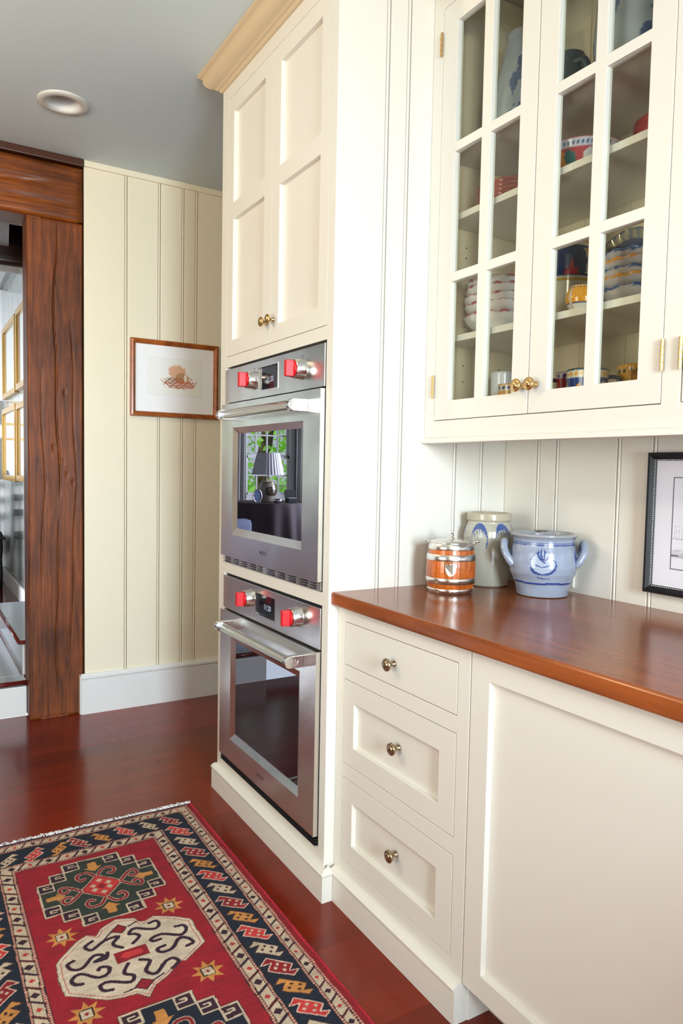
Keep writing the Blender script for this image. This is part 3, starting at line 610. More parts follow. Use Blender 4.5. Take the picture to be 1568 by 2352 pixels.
# ------------------------------------------------------------------ ovens
def oven(z0, z1, zp0, zd0, zd1, glass, bev, hz, kz, disp, wz, vent_slots, lab, tm):
    t = thing('wall_oven', (0, (YR+YL_)/2, z0), lab, 'oven', 'built-in stainless ovens')
    y0, y1 = YR+.003, YL_-.003
    bx('housing', .012, .098, y0, y1, z0+.003, z1-.003, M_black, t)
    pt = z1-.009
    # control panel with display opening
    dy0, dy1, dz0, dz1 = disp
    gframe('control_panel', -.004, .012, [y0, dy0, dy1, y1], [zp0, dz0, dz1, pt], [(1, 1)], M_steel, t, .0012)
    dfm = bmesh.new(); grid_frame(dfm, -.005, .0, [dy0-.003, dy0+.001, dy1-.001, dy1+.003], [dz0-.003, dz0+.001, dz1-.001, dz1+.003], {(1, 1)}); bmesh.ops.recalc_face_normals(dfm, faces=dfm.faces); fin('display_bezel', dfm, M_chrome, t)
    dsp = bx('display', .002, .008, dy0, dy1, dz0, dz1, M_lcd, t)
    text('clock_digits', tm, .027, (.0018, (dy0+dy1)/2-.004, (dz0+dz1)/2-.006), M_digits, dsp, ext=.0001, sp=.95)
    for ky in (.176, .532):
        k = lathe('knob', [(0, 0), (.0325, 0), (.0325, .002), (.0300, .003), (.0292, .030), (.0278, .032), (0, .032)], (-.004, ky, kz), M_chrome, t, seg=48, axis='-X'); k['label'] = 'steel control knob with red grip'
        lathe('grip_disc', [(0, .032), (.0262, .032), (.0262, .037), (.0245, .039), (0, .039)], (-.004, ky, kz), M_red, k, seg=40, axis='-X')
        a = [(-.0105, -.0245), (.0105, -.0245), (.0105, .0245), (-.0105, .0245)]
        bmk = bmesh.new(); x0, x1 = -.041, -.064
        v = [bmk.verts.new((x0, ky+p*1.35, kz+q)) for p, q in a]+[bmk.verts.new((x1, ky+p*.62, kz+q*1.0)) for p, q in a]
        for f in ((0, 1, 2, 3), (7, 6, 5, 4), (0, 4, 5, 1), (1, 5, 6, 2), (2, 6, 7, 3), (3, 7, 4, 0)): bmk.faces.new([v[i] for i in f])
        bmesh.ops.recalc_face_normals(bmk, faces=bmk.faces); fin('grip', bmk, M_red, k, .002)
        lathe('pointer_mark', [(0, 0), (.002, 0), (.002, .0006), (0, .0006)], (-.004, ky, kz+.041), M_black, t, seg=8, axis='-X')
    # door: face with bevelled window opening
    gy0, gy1, gz0, gz1 = glass; by0, by1, bz0, bz1 = bev
    bm = bmesh.new(); xf, xb = -.016, .010
    rings = []
    for (a, b, c, d, x) in [(y0, y1, zd0, zd1, xb), (y0, y1, zd0, zd1, xf), (by0, by1, bz0, bz1, xf), (gy0, gy1, gz0, gz1, xf+.011)]:
        rings.append([bm.verts.new((x, a, c)), bm.verts.new((x, b, c)), bm.verts.new((x, b, d)), bm.verts.new((x, a, d))])
    for a, b in zip(rings[:-1], rings[1:]):
        for k in range(4): bm.faces.new((a[k], a[(k+1) % 4], b[(k+1) % 4], b[k]))
    bmesh.ops.recalc_face_normals(bm, faces=bm.faces)
    cx = bm.faces[:][8].normal if len(bm.faces) > 8 else None
    d = fin('door', bm, M_steel, t)
    bx('window_glass', xf+.0105, .0098, gy0-.001, gy1+.001, gz0-.001, gz1+.001, M_ovglass, d)
    text('maker_lettering', 'WOLF', .0185, (xf-.0001, (.448+.393)/2, wz), M_black, d, ext=.0002, sp=1.1)
    # handle: bar between two stadium brackets
    hx = -.062; h = lathe('handle', [(0, 0), (.0150, 0), (.0165, .002), (.0165, .010), (.0135, .011), (.0135, .014), (.0152, .015), (.0152, .565), (.0165, .566), (.0165, .578), (0, .578)], (hx, .704, hz), M_chrome, d, seg=32, axis='-Y')
    for yy in (.126, .683):
        pts = [(hx+.0, hz-.0185)]; pts = [(hx+.0185*math.cos(t), hz+.0185*math.sin(t)) for t in [PI/2+PI*k/12 for k in range(13)]]+[(xf-.0005, hz-.0185), (xf-.0005, hz+.0185)]
        prism('bracket', pts, 'Y', yy-.0105, yy+.0105, M_chrome, h, .0012)
        if yy < .3:
            bm = bmesh.new()
            for (cx_, cz_, rx, rz, an) in [(hx+.018, hz-.001, .003, .009, 0), (hx+.010, hz-.003, .0022, .008, .35), (hx+.026, hz-.003, .0022, .008, -.35), (hx+.018, hz-.0105, .009, .002, 0)]:
                P_ = [(cx_+rx*math.cos(q)*math.cos(an)-rz*math.sin(q)*math.sin(an), cz_+rx*math.cos(q)*math.sin(an)+rz*math.sin(q)*math.cos(an)) for q in [2*PI*k/12 for k in range(12)]]
                poly_prism(bm, P_, 'Y', yy-.0118, yy-.0104)
            fin('emblem', bm, M_steel, h)
    # vent
    if vent_slots:
        v_ = bx('vent', .004, .010, y0, y1, z0+.002, zd0-.004, M_black, t)
        hgt = zd0-.006-z0
        for k in range(4): zz = z0+.003+hgt*k/3.3; bx('louver', -.006, .006, y0, y1, zz, zz+.0026, M_steel, v_)
        for q in np.linspace(y0, y1, 11)[:-1]: bx('divider', -.004, .005, q, q+(.026 if abs(q-y0-5*(y1-y0)/10) < .01 or q == y0 else .004), z0+.003, zd0-.006, M_steel, v_)
    else:
        v_ = bx('vent', .004, .010, y0, y1, z0+.002, zd0-.004, M_black, t)
        hgt = zd0-.006-z0
        for k in range(3): zz = z0+.004+hgt*k/3.2; bx('louver', -.010, .006, y0, y1, zz, zz+.0045, M_black, v_, .001)
    return t
oven(.908, 1.644, 1.510, .938, 1.504, (.166, .666, 1.048, 1.392), (.144, .692, 1.022, 1.415), 1.459, 1.572, (.347, .500, 1.533, 1.612), .981, True, 'upper stainless wall oven whose glass door reflects a window and lamp', '11:20')
oven(.135, .868, .735, .168, .729, (.166, .666, .276, .622), (.141, .693, .250, .648), .686, .810, (.345, .497, .762, .837), .208, False, 'lower stainless wall oven with plain dark glass door, above the plinth', '11:20')

# ------------------------------------------------------------------ base drawer cabinet, panel, countertop
bc = thing('drawer_cabinet', (.03, -.29, 0), 'cream base cabinet of three stacked drawers under the wooden countertop', 'cabinet')
DY = -.582; XD = .033
gframe('face_frame', XD, XD+.02, [DY, -.54, -.04, -.001], [.05, .133, .379, .420, .668, .709, .834, .8745], [(1, 1), (1, 3), (1, 5)], M_cab, bc)
bx('carcass', XD+.03, .67, DY+.001, -.002, .10, .872, M_cab, bc)
bx('end_panel', XD+.021, .13, DY-.0027, DY+.016, .0, .874, M_cab, bc); bx('end_block', XD+.001, .06, DY-.0001, DY+.016, .0, .094, M_cab, bc)
g = .0018
dr1 = bx('drawer', XD, XD+.018, -.54+g, -.04-g, .709+g, .834-g, M_cab, bc, bevel=.0015); dr1['label'] = 'flat top drawer front'
knob(dr1, XD, -.288, .770, M_brassdark)
for (z0, z1, a, b, kz) in ((.420, .668, .478, .607, .549), (.133, .379, .191, .318, .262)):
    d = shaker('drawer', XD, -.54+g, -.04-g, z0+g, z1-g, [(-.478, -.097)], [(a, b)], .014, M_cab, bc); knob(d, XD+.014, -.298, kz, M_brassdark)
    # small sloped inner bevel strip
bm = bmesh.new(); pts = [(x+.034, z) for x, z in plinth_profile(-.021)]
prism('plinth', pts+[(.06, .0955), (.06, 0)], 'Y', DY+.0005, -.0135, M_cab, bc)
bm.free()
ap = thing('appliance_panel', (.03, -.95, .095), 'wide cream recessed panel to the right of the drawers, under the countertop', 'panel')
shaker('door', XD, -1.35, DY-.003, .097, .873, [(-1.29, -.644)], [(.152, .816)], .014, M_cab, ap, thick=.022)
bx('carcass', XD+.03, .67, -1.35, DY-.004, .10, .872, M_cab, ap)
bx('toe_kick', .119, .13, -1.35, DY-.003, .0, .099, M_cab, ap)

pn = thing('added_shade_peninsula', (.1, -2.3, 0), 'unseen cream peninsula block with walnut top, added to shade the wide panel', 'cabinet')  # unseen block, placed to shade the lower right of the appliance panel
bx('carcass', -.30, .66, -2.62, -2.02, .08, .874, M_cab, pn, .002); bx('toe_kick', -.24, .66, -2.56, -2.08, 0, .08, M_cab, pn); bx('worktop', -.34, .005, -2.66, -1.98, .8755, .914, M_counter, pn, .004)

ct = thing('countertop', (.34, -1.2, .875), 'glossy walnut plank countertop running from the tall cabinet along the wall', 'countertop')
def edge_board(x0, x1):
    r = .007; z0, z1 = .8755, .914
    pts = [(x0+r*(1-math.cos(t)), z0+r*(1-math.sin(t))) for t in [PI/2*k/5 for k in range(6)]]
    pts = [(x0, z0+r)]+[(x0+r-r*math.cos(t), z0+r-r*math.sin(t)) for t in [PI/2*k/5 for k in range(1, 6)]]
    pts += [(x1, z0), (x1, z1)]+[(x0+r-r*math.sin(t), z1-r+r*math.cos(t)) for t in [PI/2*k/5 for k in range(0, 6)]]
    return pts
prism('board', edge_board(.009, .262), 'Y', -2.6, -.0005, M_counter, ct)
bx('board', .2622, .471, -2.6, -.0005, .8755, .9139, M_counter, ct, bevel=.0004); bx('board', .4712, .675, -2.6, -.0005, .8755, .914, M_counter, ct, bevel=.0004)

# ------------------------------------------------------------------ glazed wall cabinet
XU = .331; CB = 1.372
gc = thing('glass_cabinet', (.5, -.43, CB), 'cream wall cabinet with twin glazed doors holding painted pottery', 'cabinet')
ysU = [-.862, -.818, -.045, -.001]; gframe('face_frame', XU, XU+.02, ysU, [CB, 1.422, 2.627, 2.745], [(1, 1)], M_cab, gc)
bx('bottom', XU+.02, .675, -.86, -.016, 1.405, 1.425, M_cab, gc); bx('left_side', XU+.02, .675, -.034, -.016, 1.427, 2.74, M_int, gc); bx('right_side', XU+.02, .675, -.86, -.843, 1.427, 2.74, M_int, gc)
bx('back', .664, .675, -.842, -.035, 1.427, 2.74, M_int, gc)
for yy in (-.19, -.30, -.46, -.63, -.70): 
    a = bx('back_bead', .661, .6645, yy-.005, yy+.005, 1.43, 2.70, M_int, gc, .001)
SZ = [2.223, 2.031, 1.675]
for z in SZ: bx('shelf', .362, .662, -.841, -.036, z-.0185, z, M_cab, gc, .0015)
bm = bmesh.new()
for z in (1.55, 1.60, 1.72, 1.90, 1.93, 1.96): 
    for xx in (.45, .60): poly_prism(bm, [(xx+.0028*math.cos(t), z+.0028*math.sin(t)) for t in [2*PI*k/8 for k in range(8)]], 'Y', -.0345, -.0343)
fin('shelf_pin_hole', bm, M_dark, gc)
prism('bottom_moulding', [(XU-.002, CB), (XU-.006, CB-.002), (XU-.010, CB-.006), (XU-.011, CB-.016), (XU-.006, CB-.018), (XU+.03, CB-.018), (XU+.03, CB)], 'Y', -2.2, -.001, M_cab, gc)
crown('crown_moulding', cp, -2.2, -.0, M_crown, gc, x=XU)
def hinge(parent, y, z, x=XU):
    bm = bmesh.new(); poly_prism(bm, [(x-.0045+.0042*math.cos(t), y+.0042*math.sin(t)) for t in [2*PI*k/12 for k in range(12)]], 'Z', z, z+.062)
    for zz in (z-.003, z+.0622): poly_prism(bm, [(x-.0045+.0034*math.cos(t), y+.0034*math.sin(t)) for t in [2*PI*k/12 for k in range(12)]], 'Z', zz, zz+.0028)
    for k in range(1, 4): box(bm, x-.0092, x-.003, y-.0046, y+.0046, z+.0155*k-.0005, z+.0155*k+.0005)
    fin('hinge', bm, M_copper, parent)
    return
def glazed_door(y0, y1, oy, mu, kn, hy):
    zz = [1.48, 1.825, 1.851, 2.196, 2.222, 2.565]
    ys = [y0, oy[0], mu[0], mu[1], oy[1], y1]; zs = [1.424, *zz, 2.625]
    d = gframe('door', XU, XU+.021, ys, zs, {(1, 1), (3, 1), (1, 3), (3, 3), (1, 5), (3, 5)}, M_cab, gc, .0014)
    for (a, b) in ((oy[0], mu[0]), (mu[1], oy[1])):
        for k in (0, 2, 4): bx('pane', XU+.013, XU+.0155, a+.0003, b-.0003, zz[k]+.0003, zz[k+1]-.0003, M_glass, d)
    if kn: knob(d, XU, kn, 1.496, M_brass, 1.0)
    for z in (1.494, 2.495): hinge(d, hy, z)
    return d
glazed_door(-.4305, -.0468, (-.371, -.111), (-.260, -.225), -.412, -.0425)
glazed_door(-.8165, -.4335, (-.757, -.496), (-.642, -.610), -.458, -.8195)
nc = thing('wall_cabinet', (.5, -1.3, CB), 'next cream wall cabinet at the right edge, only its hinged door edge showing', 'cabinet')
gframe('face_frame', XU, XU+.02, [-2.2, -1.75, -.908+.046, -.8625], [CB, 1.422, 2.627, 2.745], [(1, 1)], M_cab, nc)
nd = bx('door', XU, XU+.02, -1.748, -.8635-.002, 1.424, 2.625, M_cab, nc, .0014)
for z in (1.494, 2.495): hinge(nd, -.862, z)
bx('carcass', XU+.03, .675, -2.2, -.864, CB+.01, 2.74, M_cab, nc)

# ------------------------------------------------------------------ painted pottery
NAVY = (.018, .045, .16); WHT = (.78, .76, .70); ORG = (.80, .36, .03); RED = (.42, .03, .03); GREY = (.42, .43, .40); BLU = (.05, .09, .26)
def jarcol(T, H, R, I):
    P = Paint(T, H, (.40, .38, .31)); n = fbm(T*1.0, H*20, 2.0, 3); P.C *= (1+.10*n)[..., None]; P.C[H > .205] = (.42, .36, .26)
    T0 = np.array([0]);
    for (c, fl) in ((3.55, 1), (4.55, 1), (5.5, 1), (2.4, 1), (1.2, 1)):
        P.line(crv([(c-.30*fl, .150), (c-.24*fl, .178), (c-.05*fl, .190), (c+.18*fl, .185), (c+.32*fl, .170), (c+.38*fl, .148), (c+.33*fl, .125)]), .018, BLU)
        for k, q in enumerate((-.24, -.12, 0, .12, .22)): P.line([(c+q*fl, .188-.003*abs(k-1)), (c+(q+.08)*fl, .160+.002*k)], .010, BLU)
    return P.C
JX, JY = .533, -.084
jar = lathe('stoneware_jar', [(0, .001), (.058, 0), (.064, .004), (.067, .02), (.074, .07), (.0785, .12), (.0787, .155), (.076, .175), (.070, .19), (.0655, .197), (.065, .203), (.0695, .207), (.0695, .226), (.067, .2295), (.060, .2295), (.058, .222), (.058, .19), (.066, .15), (.060, .02), (0, .01)], (JX, JY, .914), M_stone, None, seg=200, color=jarcol, fine=.0022)
tag(jar, 'tall grey stoneware jar with blue brushed leaves, behind the small barrel', 'jar')
ang = math.atan2(-.684, -.729)   # direction from pot towards camera
def potcol(T, H, R, I):
    A = (T-(ang % (2*PI))+PI) % (2*PI)-PI
    P = Paint(A*.095, H, (.27, .31, .40)); n = fbm(T*3, H*60, 1.6, 8); P.C *= (1+.08*n)[..., None]; P.put(H > .170, (.30, .31, .33)); P.put((H > .168) & (n > .9), (.10, .08, .06))
    B = (.03, .06, .22)
    P.put(np.abs(H-.153-.0006*n) < .0018, B); P.put(np.abs(H-.158) < .0012, B); P.put(np.abs(H-.0425-.0010*n) < .0030, B); P.put(H < .004, (.25, .2, .15))
    P.dot((0, .102), .036, B, .034); P.dot((.001, .104), .0335, (.36, .42, .52), .0305)
    P.line(crv([(-.036, .10), (-.028, .078), (-.005, .071), (.020, .074), (.034, .088), (.035, .105), (.024, .117)]), .0055, B, taper=True)
    for a in ((-.014, .139), (-.005, .143), (.004, .140)): P.line(crv([(0.004, .104), (a[0]*.9, .123), a]), .006, B, taper=True)
    P.line(crv([(.004, .104), (.012, .118), (.02, .124)]), .004, B); P.dot((.02, .124), .005, B); P.line(crv([(-.02, .098), (-.002, .092), (.018, .097)]), .003, B); P.line(crv([(-.016, .062), (.004, .058), (.02, .058)]), .003, B)
    for s_ in (-1, 1): P.dot((s_*.125, .112), .016, B, .026)
    return P.C
PX, PY = .556, -.293
pot = thing('stoneware_crock', (PX, PY, .914), 'squat blue-grey stoneware crock with two ear handles and blue brushwork', 'crock')
lathe('body', [(0, .003), (.060, .003), (.066, 0), (.073, .002), (.0745, .012), (.080, .038), (.0835, .042), (.0855, .050), (.094, .068), (.0975, .088), (.097, .108), (.093, .130), (.0885, .148), (.087, .158), (.0875, .166), (.091, .172), (.0955, .176), (.0955, .181), (.092, .183), (.083, .182), (.079, .172), (.079, .15), (.088, .10), (.075, .02), (0, .012)], (PX, PY, .914), M_stone, pot, seg=240, color=potcol, fine=.002)
ux = Vector((.684, -.729, 0)).normalized(); vd = Vector((.729, .684, 0))
ux = (Matrix.Rotation(.10, 3, 'Z') @ ux); vd = (Matrix.Rotation(.10, 3, 'Z') @ vd)
for s_ in (-1, 1):
    c = Vector((PX, PY, .914)); U_ = ux*s_
    pth = [c+U_*.088-vd*.030+Vector((0, 0, .092)), c+U_*.100-vd*.032+Vector((0, 0, .106)), c+U_*.112-vd*.027+Vector((0, 0, .130)), c+U_*.113-vd*.012+Vector((0, 0, .152)), c+U_*.112+vd*.010+Vector((0, 0, .152)), c+U_*.112+vd*.026+Vector((0, 0, .132)), c+U_*.100+vd*.032+Vector((0, 0, .115)), c+U_*.088+vd*.030+Vector((0, 0, .095))]
    pp = catmull(pth, 6); n = len(pp); h = tube('handle', pp, [.0125-.0025*math.sin(PI*i/(n-1)) for i in range(n)], mat('blue_grey_salt_glaze', (.27, .31, .40, 1), .2, coat=.35, var=.25, vscale=60), pot, seg=14)
# biscuit barrel
BX, BY = .334, -.142
bl = thing('biscuit_barrel', (BX, BY, .914), 'small oak biscuit barrel with silver bands, lid and shield, on the countertop', 'barrel')
def br(z): return .0625+.0105*math.sin(PI*min(1, max(0, (z+.004)/.150)))
for k in range(20):
    a0 = 2*PI*k/20; a1 = 2*PI*(k+1)/20-.012; bm = bmesh.new(); rows = []
    for z in np.linspace(.002, .144, 10):
        rows.append([bm.verts.new((BX+(br(z)-o)*math.cos(a), BY+(br(z)-o)*math.sin(a), .914+z)) for o, a in ((0, a0), (0, (a0+a1)/2), (0, a1), (.006, a1), (.006, a0))])
    for p, q in zip(rows[:-1], rows[1:]):
        for j in range(5): bm.faces.new((p[j], p[(j+1) % 5], q[(j+1) % 5], q[j]))
    bm.faces.new(rows[0]); bm.faces.new(rows[-1][::-1]); bmesh.ops.recalc_face_normals(bm, faces=bm.faces); fin('stave', bm, M_oak, bl)
va = math.atan2(-.768, -.64)
for z0, z1 in ((0, .0165), (.030, .048), (.098, .116), (.129, .147)):
    b_ = lathe('band', [(br(z0)-.001, z0), (br(z0)+.0016, z0), (br(z0)+.0024, z0+.001), (br((z0+z1)/2)+.0018, (z0+z1)/2), (br(z1)+.0024, z1-.001), (br(z1)+.0016, z1), (br(z1)-.001, z1)], (BX, BY, .914), M_silver, bl, seg=64)
    zc = (z0+z1)/2
    for da in (0, PI/2, PI, 3*PI/2):
        rr = br(zc)+.002; o = lathe('rivet', [(0, 0), (.0022, 0), (.0018, .0010), (0, .0014)], (BX+rr*math.cos(va+da), BY+rr*math.sin(va+da), .914+zc), M_silver, b_, seg=10)
        o.location = Vector((0, 0, 0)); 
lathe('lid', [(0, .003), (.058, .003), (.061, .146), (.0635, .148), (.0635, .150), (.060, .152), (.045, .155), (.02, .158), (0, .159)], (BX, BY, .914), M_silver, bl, seg=64)
lathe('finial', [(0, .157), (.010, .158), (.009, .1605), (.004, .163), (.0035, .166), (.0075, .168), (.0085, .170), (.006, .1725), (.003, .175), (.0022, .178), (.0028, .180), (0, .184)], (BX, BY, .914), M_silver, bl, seg=24)
rt = Vector((-math.sin(va), math.cos(va), 0)); fd = Vector((math.cos(va), math.sin(va), 0)); bm = bmesh.new()
sh = [(0, .038), (.006, .034), (.0155, .038), (.0165, .028), (.014, .012), (.007, .003), (0, 0), (-.007, .003), (-.014, .012), (-.0165, .028), (-.0155, .038), (-.006, .034)]
F_ = []; K_ = []
for a, b in sh:
    z = .055+b; rr = br(z); d = math.sqrt(max(0, rr*rr-a*a)); F_.append(bm.verts.new(Vector((BX, BY, .914+z))+rt*a+fd*(d+.003))); K_.append(bm.verts.new(Vector((BX, BY, .914+z))+rt*a+fd*(d-.0005)))
bm.faces.new(F_); 
for i in range(len(sh)): bm.faces.new((F_[i], F_[(i+1) % len(sh)], K_[(i+1) % len(sh)], K_[i]))
bmesh.ops.recalc_face_normals(bm, faces=bm.faces); shd = fin('shield', bm, M_silver, bl)
for (a, b) in ((-.010, .031), (.010, .031), (0, .006)):
    z = .055+b; p = Vector((BX, BY, .914+z))+rt*a+fd*(math.sqrt(br(z)**2-a*a)+.0028); tube('stud', [p, p+fd*.0012], .0019, M_brassdark, shd, seg=10)
for s_ in (-1, 1):
    p = Vector((BX, BY, .914+.142))+rt*(s_*.062); 
    tube('lug', [p, p+rt*s_*.006+Vector((0, 0, .006)), p+rt*s_*.009+Vector((0, 0, .010)), p+rt*s_*.020+Vector((0, 0, .0105))], [.0035, .003, .0038, .0038], M_silver, bl, seg=12)
# outlet plate
ol = thing('outlet_plate', (.674, -.275, .93), 'cream outlet cover plate on the boards behind the blue-grey crock', 'outlet'); bx('plate', .668, .6755, -.311, -.245, .928, 1.042, M_cab, ol, .002)
for z in (.957, 1.0): bx('socket', .6672, .6682, -.292, -.264, z, z+.028, M_white, ol, .001)

def bowl_shape(r, h, rf, t=.004):
    return [(0, .002), (rf, 0), (rf, .006), (r*.72, h*.34), (r*.92, h*.7), (r, h), (r-t*.6, h+.001), (r-t*1.2, h*.97), (r*.9-t, h*.7), (r*.68, h*.36), (rf*.8, .012), (0, .010)]
def scal(n, amp, ph=0):
    return lambda R, H, T, I: (R*(1+amp*(H/np.max(H))**2*np.abs(np.sin(T*n/2+ph))), H*(1+.05*(H/np.max(H))**3*np.sin(T*n+ph)))
# white scalloped bowls with dark red rims
def rimcol(rim, base, w=.006):
    def f(T, H, R, I):
        P = Paint(T, H, base); h = H.max(); P.put(H > h*1.0-w*(1+.25*np.sin(T*5)), rim); return P.C
    return f
names5 = ['lowest', 'second lowest', 'middle', 'second highest', 'topmost']
z = SZ[2]+.0005
for k, (dz, r, rim) in enumerate([(0, .113, (.38, .04, .07)), (.030, .114, (.38, .04, .07)), (.052, .113, (.36, .05, .06)), (.079, .112, (.34, .03, .05)), (.100, .110, (.30, .03, .05))]):
    o = lathe('scalloped_bowl', bowl_shape(r, .060, .058), (.500+.002*math.sin(k*2), -.148+.002*math.cos(k*3), z+dz), M_vc, None, seg=96, color=rimcol(rim, (.80, .78, .77), .0065), scallop=scal(16, .03, k*1.3), fine=.004, rot=k*.4)
    tag(o, 'white scalloped bowl with dark red rim, %s in its stack in the cabinet' % names5[k], 'bowl', 'white red-rimmed bowls in the glass cabinet')
# terracotta bowls
for k in range(4):
    o = lathe('terracotta_bowl', bowl_shape(.118-.001*k, .040, .06), (.52, -.165, SZ[1]+.0005+.0125*k), mat('terracotta_glaze', (.36, .075, .04, 1), .16, coat=.5), None, seg=64)
    tag(o, 'terracotta bowl, %s in the stack behind the left glazed door' % ['lowest', 'second lowest', 'second highest', 'topmost'][k], 'bowl', 'terracotta bowls in the glass cabinet')
for k in range(4):
    o = lathe('red_bowl', bowl_shape(.100-.001*k, .050, .055), (.555, -.668, SZ[1]+.0005+.0125*k), mat('red_glaze', (.38, .018, .018, 1), .16, coat=.5), None, seg=64)
    tag(o, 'deep red bowl, %s in the stack behind the right glazed door' % ['lowest', 'second lowest', 'second highest', 'topmost'][k], 'bowl', 'red bowls in the glass cabinet')
def pinkcol(T, H, R, I):
    P = Paint(T, H, (.50, .07, .09)); h = H.max()
    P.put(fbm(T*3, H*60, 1.5, 5) > .7, (.62, .16, .16)); P.put(H > h*.74, (.60, .64, .72)); P.put(((T*30/PI) % 1 < .45) & (H > h*.79) & (H < h*.91), (.03, .05, .22)); P.put(H > h*.95, (.42, .07, .08))
    for c, col in ((3.3, (.72, .30, .03)), (3.55, (.03, .20, .20)), (4.05, (.75, .74, .74)), (4.7, (.72, .30, .03)), (5.1, (.03, .2, .2)), (2.6, (.75, .74, .74))): P.dot((c, h*.42), .16, col, h*.24)
    return P.C
o = lathe('painted_bowl', bowl_shape(.114, .072, .055), (.482, -.447, SZ[1]+.0005), M_vc, None, seg=120, color=pinkcol, fine=.004); tag(o, 'pink painted serving bowl with blue dotted rim behind the right glazed door', 'bowl')
# ewer
def ewercol(T, H, R, I):
    A = (T-3.9+PI) % (2*PI)-PI; P = Paint(A, H, (.62, .60, .52)); P.put(H > .128, NAVY); P.put((H > .215) & (H < .232), WHT)
    P.put((np.hypot(((A*9) % 1-.5)*.012, H-.2235) < .0038), ORG); P.put((H > .118) & (H < .1225), (.55, .34, .05))
    for c in (0.15, 1.7, -1.6): P.poly([(c-.26, .131), (c-.20, .15), (c-.12, .143), (c, .178), (c+.10, .146), (c+.2, .152), (c+.26, .131)], (.45, .03, .05))
    for c in (-.75, .95, 2.5): P.poly([(c-.3, .135), (c-.22, .17), (c-.3, .205), (c-.12, .20), (c+.02, .185), (c+.1, .16), (c+.22, .14), (c+.12, .134), (c-.02, .155), (c-.1, .136)], (.62, .58, .46)); P.dot((c-.1, .195), .10, ORG, .014); P.dot((c+.2, .20), .09, (.5, .18, .03), .012)
    return P.C
EX, EY = .545, -.352
ew = thing('painted_jug', (EX, EY, SZ[2]), 'white and navy hand-painted jug behind the right glazed door', 'jug')
lathe('body', [(0, .001), (.05, 0), (.056, .006), (.068, .06), (.076, .115), (.079, .15), (.077, .185), (.068, .212), (.066, .232), (.069, .238), (.062, .238), (.060, .21), (.07, .16), (.05, .02), (0, .01)], (EX, EY, SZ[2]+.0005), M_vc, ew, seg=120, color=ewercol, fine=.003)
tube('handle', catmull([(EX+.055, EY+.03, SZ[2]+.215), (EX+.085, EY+.045, SZ[2]+.20), (EX+.088, EY+.046, SZ[2]+.15), (EX+.068, EY+.035, SZ[2]+.10)], 6), .008, mat('navy_glaze', (.02, .045, .15, 1), .15, coat=.5), ew)
def mug(name, x, y, z, r, h, col, lab, hdir, handle_m, round_=False, g=None):
    t = thing(name, (x, y, z), lab, 'mug', g)
    if round_: pr = [(0, .001), (r*.62, 0), (r*.66, .004), (r*.92, h*.28), (r, h*.5), (r*.93, h*.75), (r*.75, h*.97), (r*.74, h), (r*.69, h), (r*.86, h*.75), (r*.92, h*.5), (r*.6, .012), (0, .01)]
    else: pr = [(0, .001), (r*.86, 0), (r*.93, .006), (r*.96, h*.5), (r, h*.97), (r*.985, h), (r*.93, h), (r*.91, h*.9), (r*.86, .012), (0, .01)]
    lathe('body', pr, (x, y, z+.0005), M_vc, t, seg=90, color=col, fine=.003)
    hv = Vector((math.cos(hdir), math.sin(hdir), 0)); c = Vector((x, y, z))
    tube('handle', catmull([c+hv*r*.86+Vector((0, 0, h*.82)), c+hv*r*1.42+Vector((0, 0, h*.80)), c+hv*r*1.55+Vector((0, 0, h*.5)), c+hv*r*1.35+Vector((0, 0, h*.22)), c+hv*r*.86+Vector((0, 0, h*.2))], 6), .0055, handle_m, t, seg=10)
    return t
def dots(base, band, dcol, h0, h1, n=16, top=None, extra=None, off=.5):
    def f(T, H, R, I):
        P = Paint(T, H, base)
        if extra: extra(P)
        P.put((H > h0) & (H < h1) , band); hc = (h0+h1)/2; P.put((((((T*n/(2*PI)) % 1)-off)/.32)**2+((H-hc)/((h1-h0)*.36))**2 < 1), dcol)
        if top: P.put(H >= h1, top)
        return P.C
    return f
M_ol = mat('olive_orange_glaze', (.7, .3, .03, 1), .2, coat=.4); M_nv = mat('dark_navy_glaze', (.02, .03, .07, 1), .2, coat=.4); M_mr = mat('dark_maroon_glaze', (.08, .03, .04, 1), .2, coat=.4); M_wh = mat('white_glaze', (.78, .79, .82, 1), .15, coat=.5)
def orx(P): P.put(P.V < .016, WHT); P.put(np.abs(P.V-.017) < .0014, NAVY); P.put((np.abs(P.U-3.05) < .10), (.6, .5, .42))
mug('painted_mug', .411, -.526, SZ[2], .040, .062, dots(ORG, (.78, .5, .3), (.02, .02, .03), .055, .0605, 26, extra=orx), 'round orange mug with black dotted rim, in front of the painted jug', 0.9, M_ol, True, 'painted mugs in the glass cabinet')
ZB = 1.4255
mug('white_mug', .52, -.138, ZB, .036, .148, lambda T, H, R, I: Paint(T, H, (.76, .77, .80)).C, 'tall plain white mug on the cabinet floor behind the left glazed door', -1.05, M_wh, False, 'painted mugs in the glass cabinet')
mug('painted_mug', .455, -.240, ZB, .036, .098, dots(ORG, (.76, .70, .62), (.03, .04, .09), .079, .094, 14, extra=lambda P: P.put((np.abs((P.U*2) % 1-.5) < .12) & (P.V < .06), (.25, .15, .04))), 'small orange mug with black dotted rim in front of the tall white mug', -1.0, M_ol, False, 'painted mugs in the glass cabinet')
mug('painted_mug', .53, -.345, ZB, .030, .080, lambda T, H, R, I: Paint(T, H, (.07, .03, .04)).C, 'dark maroon mug at the left end of the row behind the right glazed door', -.6, M_mr, False, 'painted mugs in the glass cabinet')
mug('painted_mug', .50, -.425, ZB, .041, .116, dots((.42, .02, .04), (.55, .5, .58), (.07, .03, .25), .098, .113, 12, top=(.3, .02, .1)), 'red mug with purple dotted rim behind the right glazed door', 2.6, M_mr, False, 'painted mugs in the glass cabinet')
